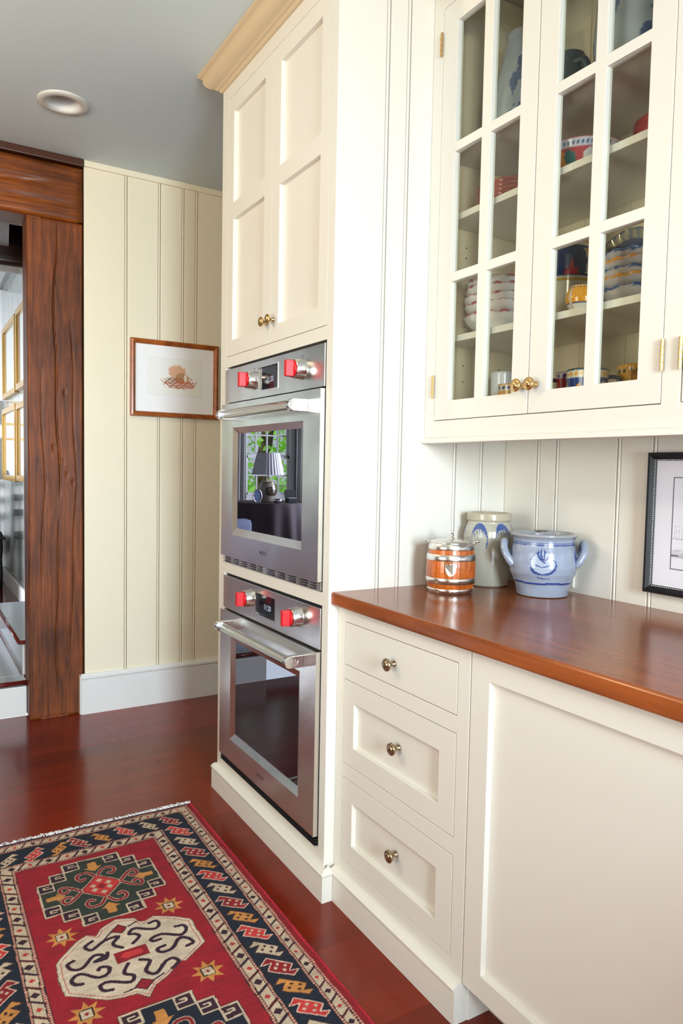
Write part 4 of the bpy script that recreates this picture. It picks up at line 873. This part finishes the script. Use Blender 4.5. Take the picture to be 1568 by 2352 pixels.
def nvx(P):
    for c in (4.75, 2.4, .6): P.dot((c, .055), .33, (.6, .62, .55), .022); P.line(crv([(c-.15, .045), (c, .062), (c+.15, .052), (c+.05, .04), (c-.02, .048)]), .006, (.04, .06, .1))
    for c in (3.45,): P.dot((c, .062), .12, ORG, .01)
mug('painted_mug', .445, -.524, ZB, .052, .1085, dots((.02, .06, .24), (.78, .72, .6), (.80, .40, .06), .087, .104, 22, top=(.04, .08, .12), extra=nvx), 'wide navy mug with orange dotted rim behind the right glazed door', -.95, M_nv, False, 'painted mugs in the glass cabinet')
mug('painted_mug', .55, -.590, ZB, .048, .122, dots((.80, .38, .03), (.80, .42, .05), (.05, .06, .06), .098, .112, 17, extra=lambda P: P.put((np.abs(P.U-5.0) < .12), (.75, .7, .66))), 'orange mug with dark dots, rightmost in the row of mugs', 3.6, M_ol, False, 'painted mugs in the glass cabinet')
# leaning platter
def platcol(T, H, R, I):
    X_ = R*np.cos(T); Y_ = R*np.sin(T); P = Paint(X_, Y_, NAVY)
    P.put(R > .104, (.36, .34, .22)); P.put((R > .104) & (fbm(T*9, R*30, 2, 4) > .3), (.10, .13, .16)); P.put(R > .123, (.04, .07, .13))
    P.poly([(-.06, -.04), (-.045, .035), (-.03, .01), (-.015, .055), (0, .01), (.015, .03), (.02, -.04)], (.33, .03, .06)); P.poly([(-.09, -.02), (-.07, .06), (-.05, .05), (-.06, -.03)], (.16, .05, .07))
    P.poly([(.03, .05), (.05, .06), (.075, .035), (.085, .0), (.07, .015), (.05, .03)], (.5, .5, .44)); return P.C
pl = lathe('painted_platter', [(0, 0), (.08, 0), (.096, .004), (.128, .014), (.129, .017), (.095, .008), (0, .005)], (.637, -.570, SZ[2]+.118), M_vc, None, seg=150, color=platcol, fine=.003, scallop=scal(30, .012))
pl.rotation_euler = (0, -PI/2+.12, 0); pl.rotation_euler = (PI/2, 0, 0)
pl.matrix_world = Matrix.Translation((.646, -.478, SZ[2]+.1315)) @ Matrix(((0, .115, -.993, 0), (-1, 0, 0, 0), (0, .993, .115, 0), (0, 0, 0, 1)))
tag(pl, 'large navy painted platter standing upright behind the blue and orange rimmed bowls', 'platter')
names6 = ['lowest', 'second from the bottom', 'third from the bottom', 'third from the top', 'topmost']
for k, (dz, rim, r) in enumerate([(0, (.03, .09, .28), .092), (.028, (.72, .33, .05), .091), (.045, (.05, .12, .30), .092), (.068, (.74, .34, .06), .091), (.088, (.04, .12, .34), .093)]):
    o = lathe('scalloped_bowl', bowl_shape(r, .052, .05), (.528+.001*math.sin(k*2), -.602, SZ[2]+.0005+dz), M_vc, None, seg=96, color=rimcol(rim, (.58, .56, .58), .0085), scallop=scal(14, .025, k*1.1), fine=.0035, rot=k*.5)
    tag(o, 'white bowl with %s rim, %s in the stack before the navy platter' % ('blue' if k % 2 == 0 else 'orange', names5[k]), 'bowl', 'blue and orange rimmed bowls in the glass cabinet')
# large crocks on the top shelf
def crockcol(T, H, R, I):
    P = Paint(T, H, (.33, .37, .40)); P.C *= (1+.12*fbm(T*2, H*30, 2, 6))[..., None]; B = (.05, .09, .20)
    for c in (3.85, 2.6, 5.2, 1.2):
        for (da, z, w, h, an) in ((0, .19, .17, .025, 0), (-.25, .165, .13, .03, 0), (.16, .150, .13, .033, 0), (-.3, .06, .16, .026, 0), (.02, .075, .12, .03, 0), (-.05, .225, .12, .02, 0)): P.dot((c+da, z), w, B, h)
        P.line(crv([(c-.1, .20), (c-.25, .14), (c-.18, .09), (c, .05)]), .006, B)
    return P.C
z = SZ[0]+.0005
o = lathe('stoneware_crock', [(0, 0), (.06, 0), (.082, .02), (.09, .07), (.088, .13), (.078, .20), (.060, .27), (.05, .31), (.054, .33), (.046, .33), (.043, .3), (.07, .15), (0, .01)], (.535, -.170, z), M_stone, None, seg=110, color=crockcol, fine=.0035); tag(o, 'grey stoneware crock with blue flowers on the top shelf behind the left glazed door', 'crock')
ju = thing('stoneware_jug', (.535, -.355, z), 'dark blue-grey round jug on the top shelf behind the right glazed door', 'jug')
MJ = mat('dark_blue_grey_glaze', (.07, .10, .13, 1), .2, coat=.35, var=.2, vscale=30)
lathe('body', [(0, 0), (.045, 0), (.062, .03), (.068, .07), (.060, .12), (.045, .155), (.036, .175), (.04, .19), (.03, .19), (0, .18)], (.535, -.345, z), MJ, ju, seg=48)
tube('handle', catmull([(.52, -.375, z+.155), (.515, -.41, z+.15), (.512, -.43, z+.11), (.515, -.41, z+.065)], 6), [.010]*19, MJ, ju)
o = lathe('stoneware_crock', [(0, 0), (.075, 0), (.098, .03), (.104, .10), (.098, .19), (.085, .26), (.08, .30), (.085, .31), (.075, .31), (.072, .28), (.09, .1), (0, .01)], (.49, -.600, z), M_stone, None, seg=120, color=crockcol, fine=.0035, rot=.45); tag(o, 'wide grey stoneware crock with blue leaves on the top shelf behind the right glazed door', 'crock')

# ------------------------------------------------------------------ pictures in the kitchen
fp = thing('framed_print', (.18, 1.97, 1.525), 'small cherry-wood framed watercolour hanging on the far beaded wall', 'picture')
def yframe(name, x0, x1, z0, z1, w, yb, yf, m, parent):
    """picture frame facing -Y with a rounded profile, mitred"""
    bm = bmesh.new(); pr = [(0, yb), (0, yf+.006), (.003, yf), (w*.45, yf-.002), (w*.8, yf+.004), (w, yf+.010), (w, yb)]; rings = []
    for (o, yy) in pr: rings.append([bm.verts.new((x0+o, yy, z0+o)), bm.verts.new((x1-o, yy, z0+o)), bm.verts.new((x1-o, yy, z1-o)), bm.verts.new((x0+o, yy, z1-o))])
    for a, b in zip(rings, rings[1:]+rings[:1]):
        for k in range(4): bm.faces.new((a[k], a[(k+1) % 4], b[(k+1) % 4], b[k]))
    bmesh.ops.recalc_face_normals(bm, faces=bm.faces); return fin(name, bm, m, parent)
fx0, fx1, fz0, fz1 = -.056, .416, 1.525, 1.922
yframe('frame', fx0, fx1, fz0, fz1, .026, 1.969, 1.945, M_frameoak, fp)
bx('mat_board', fx0+.02, fx1-.02, 1.958, 1.966, fz0+.02, fz1-.02, M_paper, fp)
us = np.linspace(.042, .318, 230); vs = np.linspace(1.645, 1.825, 150); U, V = np.meshgrid(us, vs, indexing='ij'); P = Paint(U, V, (.83, .83, .80)); n1 = fbm(U*1, V*1, 260, 2); n2 = fbm(U, V, 700, 12)
P.put((((U-.19)/.047)**2+((V-1.765)/.036)**2 < 1+.25*n1) & (V > 1.735), (.70, .40, .26)); P.put((((U-.215)/.04)**2+((V-1.735)/.026)**2 < 1+.2*n1), (.46, .27, .13))
P.put((((U-.20)/.082)**2+((V-1.707)/.028)**2 < 1+.5*n1) & (n2 > -.5), (.42, .13, .05)); P.put((((U-.24)/.05)**2+((V-1.702)/.024)**2 < 1) & (n2 > .4), (.62, .12, .06)); P.put((((U-.155)/.035)**2+((V-1.72)/.016)**2 < 1) & (n2 > .1), (.22, .10, .05)); P.put((((U-.235)/.01)**2+((V-1.735)/.02)**2 < 1), (.8, .7, .6))
sheet('print', us, vs, lambda U, V: (U, U*0+1.9572, V), M_print, fp, P.C)
bm = bmesh.new(); a0, a1, b0, b1 = .036, .324, 1.639, 1.831
for q in [(a0, a1, b0, b0+.0015), (a0, a1, b1-.0015, b1), (a0, a0+.0015, b0, b1), (a1-.0015, a1, b0, b1)]: box(bm, q[0], q[1], 1.9574, 1.958, q[2], q[3])
fin('mat_line', bm, mat('pale_grey_line', (.6, .6, .6, 1), .6), fp)

rp_ = thing('framed_sketch', (.66, -.79, .958), 'black beaded frame with an ink landscape sketch on the wall above the countertop', 'picture')
X0 = .648; y1_, y0_, zz0, zz1 = -.560, -1.06, .958, 1.331
bm = bmesh.new(); pr = [(0, .675), (0, X0+.004), (.003, X0), (.010, X0-.001), (.017, X0+.006), (.0215, X0+.012), (.0215, .675)]; rings = []
for (o, xx) in pr: rings.append([bm.verts.new((xx, y0_+o, zz0+o)), bm.verts.new((xx, y1_-o, zz0+o)), bm.verts.new((xx, y1_-o, zz1-o)), bm.verts.new((xx, y0_+o, zz1-o))])
for a, b in zip(rings, rings[1:]+rings[:1]):
    for k in range(4): bm.faces.new((a[k], a[(k+1) % 4], b[(k+1) % 4], b[k]))
bmesh.ops.recalc_face_normals(bm, faces=bm.faces); fr_ = fin('frame', bm, M_black, rp_)
bm = bmesh.new(); o = .0190
zs_ = np.arange(zz0+o, zz1-o, .0055); ys_ = np.arange(y1_-o, y0_+o, -.0055)
for p in [(y1_-o, q) for q in zs_]+[(q, zz0+o) for q in ys_]+[(q, zz1-o) for q in ys_]: bmesh.ops.create_icosphere(bm, subdivisions=1, radius=.0021, matrix=Matrix.Translation((X0+.0085, p[0], p[1])))
bd = fin('silver_beading', bm, M_silver, rp_, smooth=True); bd['kind'] = 'stuff'
bx('mat_board', X0+.014, .674, y0_+.02, y1_-.02, zz0+.02, zz1-.02, mat('lilac_white_mat', (.74, .73, .80, 1), .6), rp_)
us = np.linspace(-.99, -.632, 240); vs = np.linspace(1.027, 1.267, 170); U, V = np.meshgrid(us, vs, indexing='ij'); P = Paint(U, V, (.74, .73, .80)); n1 = fbm(U, V*4, 120, 21); e = np.minimum(np.minimum(U+.99, -.632-U), np.minimum(V-1.027, 1.267-V))
P.put((np.abs(V-1.108-.002*n1) < .0012), (.3, .3, .34)); P.put((V < 1.078+.004*n1) & (V > 1.058) & (np.sin(V*1800+n1) > -.1), (.42, .42, .47)); P.put(np.abs(V-1.063-.02*(U+.64)) < .0012, (.05, .05, .08)); P.put((((U+.80)/.13)**2+((V-1.215)/.022)**2 < 1+.3*n1) & (n1 > .6), (.5, .5, .55)); P.put((V > 1.11) & (V < 1.135+.02*n1) & (np.sin(U*900) > .7), (.45, .45, .5)); P.put(e < .0022, (.03, .03, .09))
sheet('sketch', us[::-1], vs, lambda U, V: (U*0+X0+.0136, U, V), M_print, rp_, P.C[::-1])

# ------------------------------------------------------------------ recessed ceiling light
cl = thing('recessed_light', (-.47, 1.428, ZC), 'round white recessed downlight in the ceiling, switched off', 'ceiling light')
lathe('trim_ring', [(.1, 0), (.1, -.003), (.094, -.008), (.078, -.0095), (.066, -.007), (.0655, .0)], (-.47, 1.428, ZC), mat('trim_ring_paint', (.62, .61, .58, 1), .4), cl, seg=64)
pr = []
for k in range(12): zz = .0+k*.0055; r = .0655-k*.0012; pr += [(r, zz), (r-.0012, zz+.001), (r-.0012, zz+.0045)]
lathe('baffle', pr, (-.47, 1.428, ZC), M_white, cl, seg=64, smooth=False)
lathe('bulb', [(0, .040), (.03, .042), (.042, .052), (.046, .066), (0, .068)], (-.47, 1.428, ZC), mat('frosted_bulb', (.4, .38, .4, 1), .3), cl, seg=40)
# hole in ceiling for it
hb = bmesh.new(); hb.from_mesh(ceil.data); hb.free()
cut = lathe('cut', [(0, -.05), (.0662, -.05), (.0662, .075), (0, .075)], (-.47, 1.428, ZC), M_ceil, None, seg=64)
md = ceil.modifiers.new('b', 'BOOLEAN'); md.object = cut; md.operation = 'DIFFERENCE'; md.solver = 'EXACT'
bpy.context.view_layer.update(); dg = bpy.context.evaluated_depsgraph_get(); nm = bpy.data.meshes.new_from_object(ceil.evaluated_get(dg)); ceil.modifiers.clear(); ceil.data = nm; bpy.data.objects.remove(cut)

# ------------------------------------------------------------------ the rug
RX1, RXC, RY1 = -.148, -.560, .749; RX0 = 2*RXC-RX1; RY0 = -1.9
q = .0021
us = np.arange(RX0, RX1+q/2, q); vs = np.concatenate([np.linspace(RY0, -.76, 90, endpoint=False), np.arange(-.76, RY1+q/2, q)])
U, V = np.meshgrid(us, vs, indexing='ij')
wn1 = fbm(U, V, 60, 31)*.0008; Uq = U+wn1; Vq = V+fbm(U, V, 50, 32)*.0008
cR = sc(160, 14, 40)[:3]; cCR = sc(206, 186, 162)[:3]; cNV = sc(10, 26, 48)[:3]; cDK = sc(40, 16, 22)[:3]; cCO = sc(205, 62, 62)[:3]; cOR = sc(208, 146, 78)[:3]; cDR = sc(150, 16, 36)[:3]; cPU = sc(58, 20, 44)[:3]; cGN = sc(52, 60, 52)[:3]; cRM = sc(176, 96, 84)[:3]
P = Paint(Uq, Vq, cR)
ex = np.minimum(Uq-RX0, RX1-Uq); ey = (RY1-Vq)+.008; e = np.minimum(ex, ey); along = np.where(ex < ey, Vq, Uq)
def ring(a, b, col): P.put((e >= a) & (e < b), col)
def dash(a, b):
    m = (e >= a) & (e < b); k = ((along/.0042).astype(int) % 2) == 0; P.put(m & k, sc(214, 176, 156)); P.put(m & ~k, cRM)
ring(0, .018, cDR); P.put((ey < .018) & (ey < ex), cPU)
dash(.018, .024); ring(.024, .0262, cDK); ring(.0262, .0295, cRM); dash(.0262, .0295)
ring(.0295, .050, cCR); ring(.050, .0525, cDK); dash(.0525, .0575); ring(.0575, .060, cDK)
ring(.060, .1495, cNV); ring(.1495, .152, cDK); dash(.152, .157); ring(.157, .1595, cDK); ring(.1595, .187, cCR); ring(.187, .1895, cDK); dash(.1895, .196); ring(.196, .1985, cDK)
P.put((e >= .060) & (e < .1495) & (fbm(U, V*3, 90, 41) > 1.0), sc(12, 44, 66))
# guard stripes: diamonds and diagonals
def guard(off, w, fn, a0, a1, period=.110, ph=0):
    k = a0
    i = 0
    while k < a1:
        t = i % 4; c = fn(off, k)
        if t in (0, 2):
            col = cPU if t == 0 else sc(190, 60, 52); s_ = w*.52 if t == 0 else w*.36
            pts = [fn(off-s_, k), fn(off, k+s_*.9), fn(off+s_, k), fn(off, k-s_*.9)]; P.poly(pts, col)
        else:
            P.line([fn(off-w*.62, k+w*.42), fn(off+w*.62, k-w*.42)], w*.30, cPU if (i//2) % 2 else sc(90, 20, 30))
        k += period/4; i += 1
for s_ in (1, -1):
    fn = (lambda o, k: (RX1-o, k)) if s_ > 0 else (lambda o, k: (RX0+o, k))
    guard(.0397, .019, fn, -.80+.007, .70); guard(.173, .025, fn, -.80+.007, .56)
fn = lambda o, k: (k, RY1+.008-o)
guard(.0397, .019, fn, RX0+.05, RX1-.04); guard(.173, .025, fn, RX0+.19, RX1-.18)
MOT = [(-.030, .055), (.030, -.004), (.010, -.025), (.037, -.033), (.013, -.048), (-.046, .004), (-.024, .029), (-.056, .033)]
SQ = [(-.010, .016), (.009, 0), (-.022, .004), (-.002, -.015)]
cyc = [(cCO, cCR), (cOR, sc(70, 34, 22)), (cDR, cCR), (cCR, sc(80, 40, 26))]
def motif(cx, cy, idx, tr):
    col, sq = cyc[idx % 4]; f = lambda p, s=1.0: (cx+tr(p)[0]*s, cy+tr(p)[1]*s)
    P.poly([f(p) for p in MOT], col); P.line([f(p) for p in MOT], .0032, sc(225, 190, 170) if idx % 4 in (0, 2) else sc(70, 40, 40), closed=True)
    for s0 in SQ:
        c = s0; P.poly([f((c[0]+a, c[1]+b)) for a, b in ((-.0062, .0014), (.0010, .0066), (.0062, -.0014), (-.0010, -.0066))], sq)
ky = -.775; i = 3
yy = -.38-.0787*5; idx = -5
while yy < .68:
    if yy < .62: motif(-.244, yy, idx, lambda p: (p[0]*.86, p[1]*.86)); motif(RX0+.097, yy, idx+1, lambda p: (-p[0]*.86, p[1]*.86))
    yy += .0787; idx += 1
for k, (mx, ii) in enumerate([(-.25, 2), (-.327, 3), (-.408, 0), (-.488, 1), (-.562, 2)]): motif(mx, .649, ii, lambda p: (p[0]*.72, p[1]*.80))
for k, (mx, ii) in enumerate([(-.638, 1), (-.714, 0), (-.790, 3), (-.866, 2)]): motif(mx, .640, ii, lambda p: (p[1]*.80*-1, -p[0]*.72*-1) if False else (-p[0]*.72, p[1]*.80))
# medallions
def medallion(cy, fill):
    c = lambda p: (RXC+p[0], cy+p[1])
    q1 = [(.04, .170), (.085, .170), (.085, .127), (.127, .127), (.127, .084), (.168, .084), (.168, .040)]
    full = q1+[(a, -b) for a, b in q1[::-1]]+[(-a, -b) for a, b in q1]+[(-a, b) for a, b in q1[::-1]]
    P.poly([c(p) for p in full], fill); P.line([c(p) for p in full], .0075, cPU, closed=True); P.line([c(p) for p in full], .0052, cCR, closed=True)
    for sx in (1, -1):
        for sy in (1, -1):
            for (kx, ky_) in ((.062, .148), (.106, .105), (.147, .062)):
                c0 = lambda a, b: c(((kx+a)*sx, (ky_+b)*sy)); h = .0215
                P.poly([c0(-h, -h), c0(h, -h), c0(h, h), c0(-h, h)], cPU)
                P.line([c0(-h, -h), c0(h, -h), c0(h, h), c0(-h, h)], .005, cCR, closed=True)
                P.line([c0(-h, -h*.1), c0(h*.25, -h*.1), c0(h*.25, h*.35), c0(-h*.4, h*.35)], .0046, cCR)
    D = [(.055, 0), (0, .06), (-.055, 0), (0, -.06)]
    P.poly([c((a*1.12, b*1.12)) for a, b in D], cDR); P.line([c((a*1.15, b*1.15)) for a, b in D], .0026, cCR, closed=True); P.poly([c(p) for p in D], cCO)
    for a, b in ((.022, .012), (-.022, .012), (.022, -.012), (-.022, -.012), (0, .034), (0, -.034)): P.poly([c((a+.010, b)), c((a, b+.011)), c((a-.010, b)), c((a, b-.011))], cCR)
    P.poly([c((.014, 0)), c((0, .016)), c((-.014, 0)), c((0, -.016))], cDR)
    H1 = [(.004, .066), (.022, .092), (.048, .092), (.056, .074), (.046, .058), (.036, .064)]; H2 = [(.058, .004), (.084, .034), (.106, .044), (.113, .024), (.100, .012), (.090, .020)]
    for sx in (1, -1):
        for sy in (1, -1):
            for h in (H1, H2): k = crv([c((a*sx, b*sy)) for a, b in h]); P.line(k, .0125, cCR); P.line(k, .0088, cDR)
    for (ax, ay, dx, dy) in ((0, .120, 0, -1), (0, -.120, 0, 1), (.128, 0, -1, 0), (-.128, 0, 1, 0)):
        A = [(-.012, -.026), (.012, -.026), (.014, .004), (.026, .004), (0, .028), (-.026, .004), (-.014, .004)]
        P.poly([c((ax+(b*dx if dx else a), ay+(b*dy if dy else a*.75))) for a, b in A], cOR)
medallion(.360, cGN); medallion(-.360, cNV); 
for sx in (1, -1):
    for yy in (.168, -.144):
        c = (RXC+sx*.146, yy); st = []
        for k in range(16): a = 2*PI*k/16+PI/16*0; r_ = .043 if k % 2 == 0 else .022; st.append((c[0]+r_*math.cos(a), c[1]+r_*math.sin(a)))
        P.poly(st, cOR); sq = lambda h: [(c[0]-h, c[1]-h), (c[0]+h, c[1]-h), (c[0]+h, c[1]+h), (c[0]-h, c[1]+h)]
        P.poly(sq(.016), cDK); P.poly(sq(.013), cCR); P.poly([(c[0]+.006, c[1]), (c[0], c[1]+.006), (c[0]-.006, c[1]), (c[0], c[1]-.006)], cDR)
OCT = [(-.739, .064), (-.724, .083), (-.711, .095), (-.679, .129), (-.647, .145), (-.626, .130), (-.611, .153), (-.563, .177), (-.516, .158), (-.510, .136), (-.495, .131), (-.468, .142), (-.420, .111), (-.381, .078), (-.380, -.033), (-.401, -.047), (-.448, -.079), (-.462, -.077), (-.498, -.106), (-.507, -.112), (-.541, -.128), (-.565, -.162), (-.589, -.137), (-.621, -.132), (-.656, -.123), (-.696, -.092), (-.739, -.060), (-.743, .010)]
P.poly(OCT, sc(214, 198, 176)); P.line([(RXC+(a-RXC)*.94, b*.94) for a, b in OCT], .0022, sc(190, 90, 84), closed=True); P.line(OCT, .0022, sc(120, 90, 80), closed=True)
for q_ in ([(-.563, .150), (-.545, .128), (-.563, .108), (-.590, .126)], [(-.563, -.092), (-.540, -.110), (-.563, -.133), (-.588, -.114)]): P.poly(q_, cDR); P.line(q_, .003, cPU, closed=True)
P.line([(-.612, .102), (-.588, .124)], .005, cPU); P.line([(-.54, .130), (-.516, .140)], .005, cPU); P.line([(-.612, -.118), (-.585, -.116)], .005, cPU); P.line([(-.54, -.108), (-.512, -.098)], .005, cPU)
SS = [[(-.488, .116), (-.468, .116), (-.466, .093), (-.485, .085), (-.528, .113), (-.548, .096), (-.531, .087), (-.526, .070), (-.548, .052)],
      [(-.429, .065), (-.410, .061), (-.406, .041), (-.428, .025), (-.471, .053), (-.500, .048), (-.500, .035), (-.480, .034)],
      [(-.429, -.025), (-.408, -.020), (-.415, .004), (-.436, .013), (-.466, -.018), (-.493, -.019), (-.499, -.002), (-.478, .003)],
      [(-.616, .048), (-.625, .027), (-.650, .029), (-.626, .040), (-.648, .053), (-.683, .020), (-.706, .024), (-.714, .047), (-.697, .056)],
      [(-.639, .113), (-.660, .099), (-.646, .078), (-.612, .098), (-.575, .098), (-.595, .075), (-.576, .048)],
      [(-.695, -.040), (-.711, -.034), (-.715, -.015), (-.691, -.002), (-.656, -.034), (-.631, -.030), (-.626, -.009), (-.642, 0), (-.650, -.007)],
      [(-.636, -.094), (-.655, -.088), (-.659, -.067), (-.635, -.063), (-.593, -.090), (-.578, -.072), (-.597, -.050), (-.580, -.020)],
      [(-.550, -.021), (-.528, -.037), (-.548, -.066), (-.529, -.088), (-.494, -.059), (-.474, -.055), (-.465, -.075), (-.487, -.091)]]
for s_ in SS: k = crv(s_, 5); P.line(k, .0105, sc(120, 40, 60)); P.line(k, .0085, sc(46, 22, 50))
P.poly([(-.604, .034), (-.518, .034), (-.518, -.008), (-.604, -.008)], cDR); P.poly([(-.592, .013), (-.578, .025), (-.540, .025), (-.528, .013), (-.540, .002), (-.578, .002)], cCO)
# abrash streaks across the pile and knot-to-knot variation
P.C = P.C**1.12*.80
ab = 1+.10*fbm(U*.25, V, 160, 51)+rng.normal(0, .10, U.shape); P.C *= np.clip(ab, .6, 1.5)[..., None]
hz = .0095+.0006*fbm(U, V, 25, 61)
rug = thing('rug', (RXC, (RY0+RY1)/2, 0), 'red, navy and cream oriental runner rug with white fringe on the wooden floor', 'rug')
sheet('pile', us, vs, lambda U, V: (U, V, hz), M_rug, rug, P.C)
bx('backing', RX0, RX1, RY0, RY1, .0005, .007, M_rugred, rug)
bm = bmesh.new()
for k, yv in enumerate(np.arange(-1.9, RY1, .0065)):
    for xs in (RX0, RX1): bmesh.ops.create_icosphere(bm, subdivisions=1, radius=1, matrix=Matrix.Translation((xs+random.uniform(-.001, .001), yv, .0062)) @ Matrix.Rotation(.5, 4, 'Z') @ Matrix.Diagonal((.0062, .0052, .0055, 1)))
bi = fin('binding', bm, M_rugred, rug, smooth=True); bi['kind'] = 'stuff'
bm = bmesh.new()
for k in range(620):
    x = random.uniform(RX0, RX1); L_ = random.uniform(.016, .032); dx = random.uniform(-.012, .02); z0 = .006; w = .0011
    pts = [(x, RY1-.002, z0), (x+dx*.4, RY1+L_*.5, z0+random.uniform(.001, .006)), (x+dx, RY1+L_, random.uniform(.0015, .007))]
    prev = None
    for p in pts:
        r_ = [bm.verts.new((p[0]-w, p[1], p[2]-w)), bm.verts.new((p[0]+w, p[1], p[2]-w)), bm.verts.new((p[0], p[1], p[2]+w))]
        if prev:
            for j in range(3): bm.faces.new((prev[j], prev[(j+1) % 3], r_[(j+1) % 3], r_[j]))
        prev = r_
fr = fin('fringe', bm, M_fringe, rug); fr['kind'] = 'stuff'
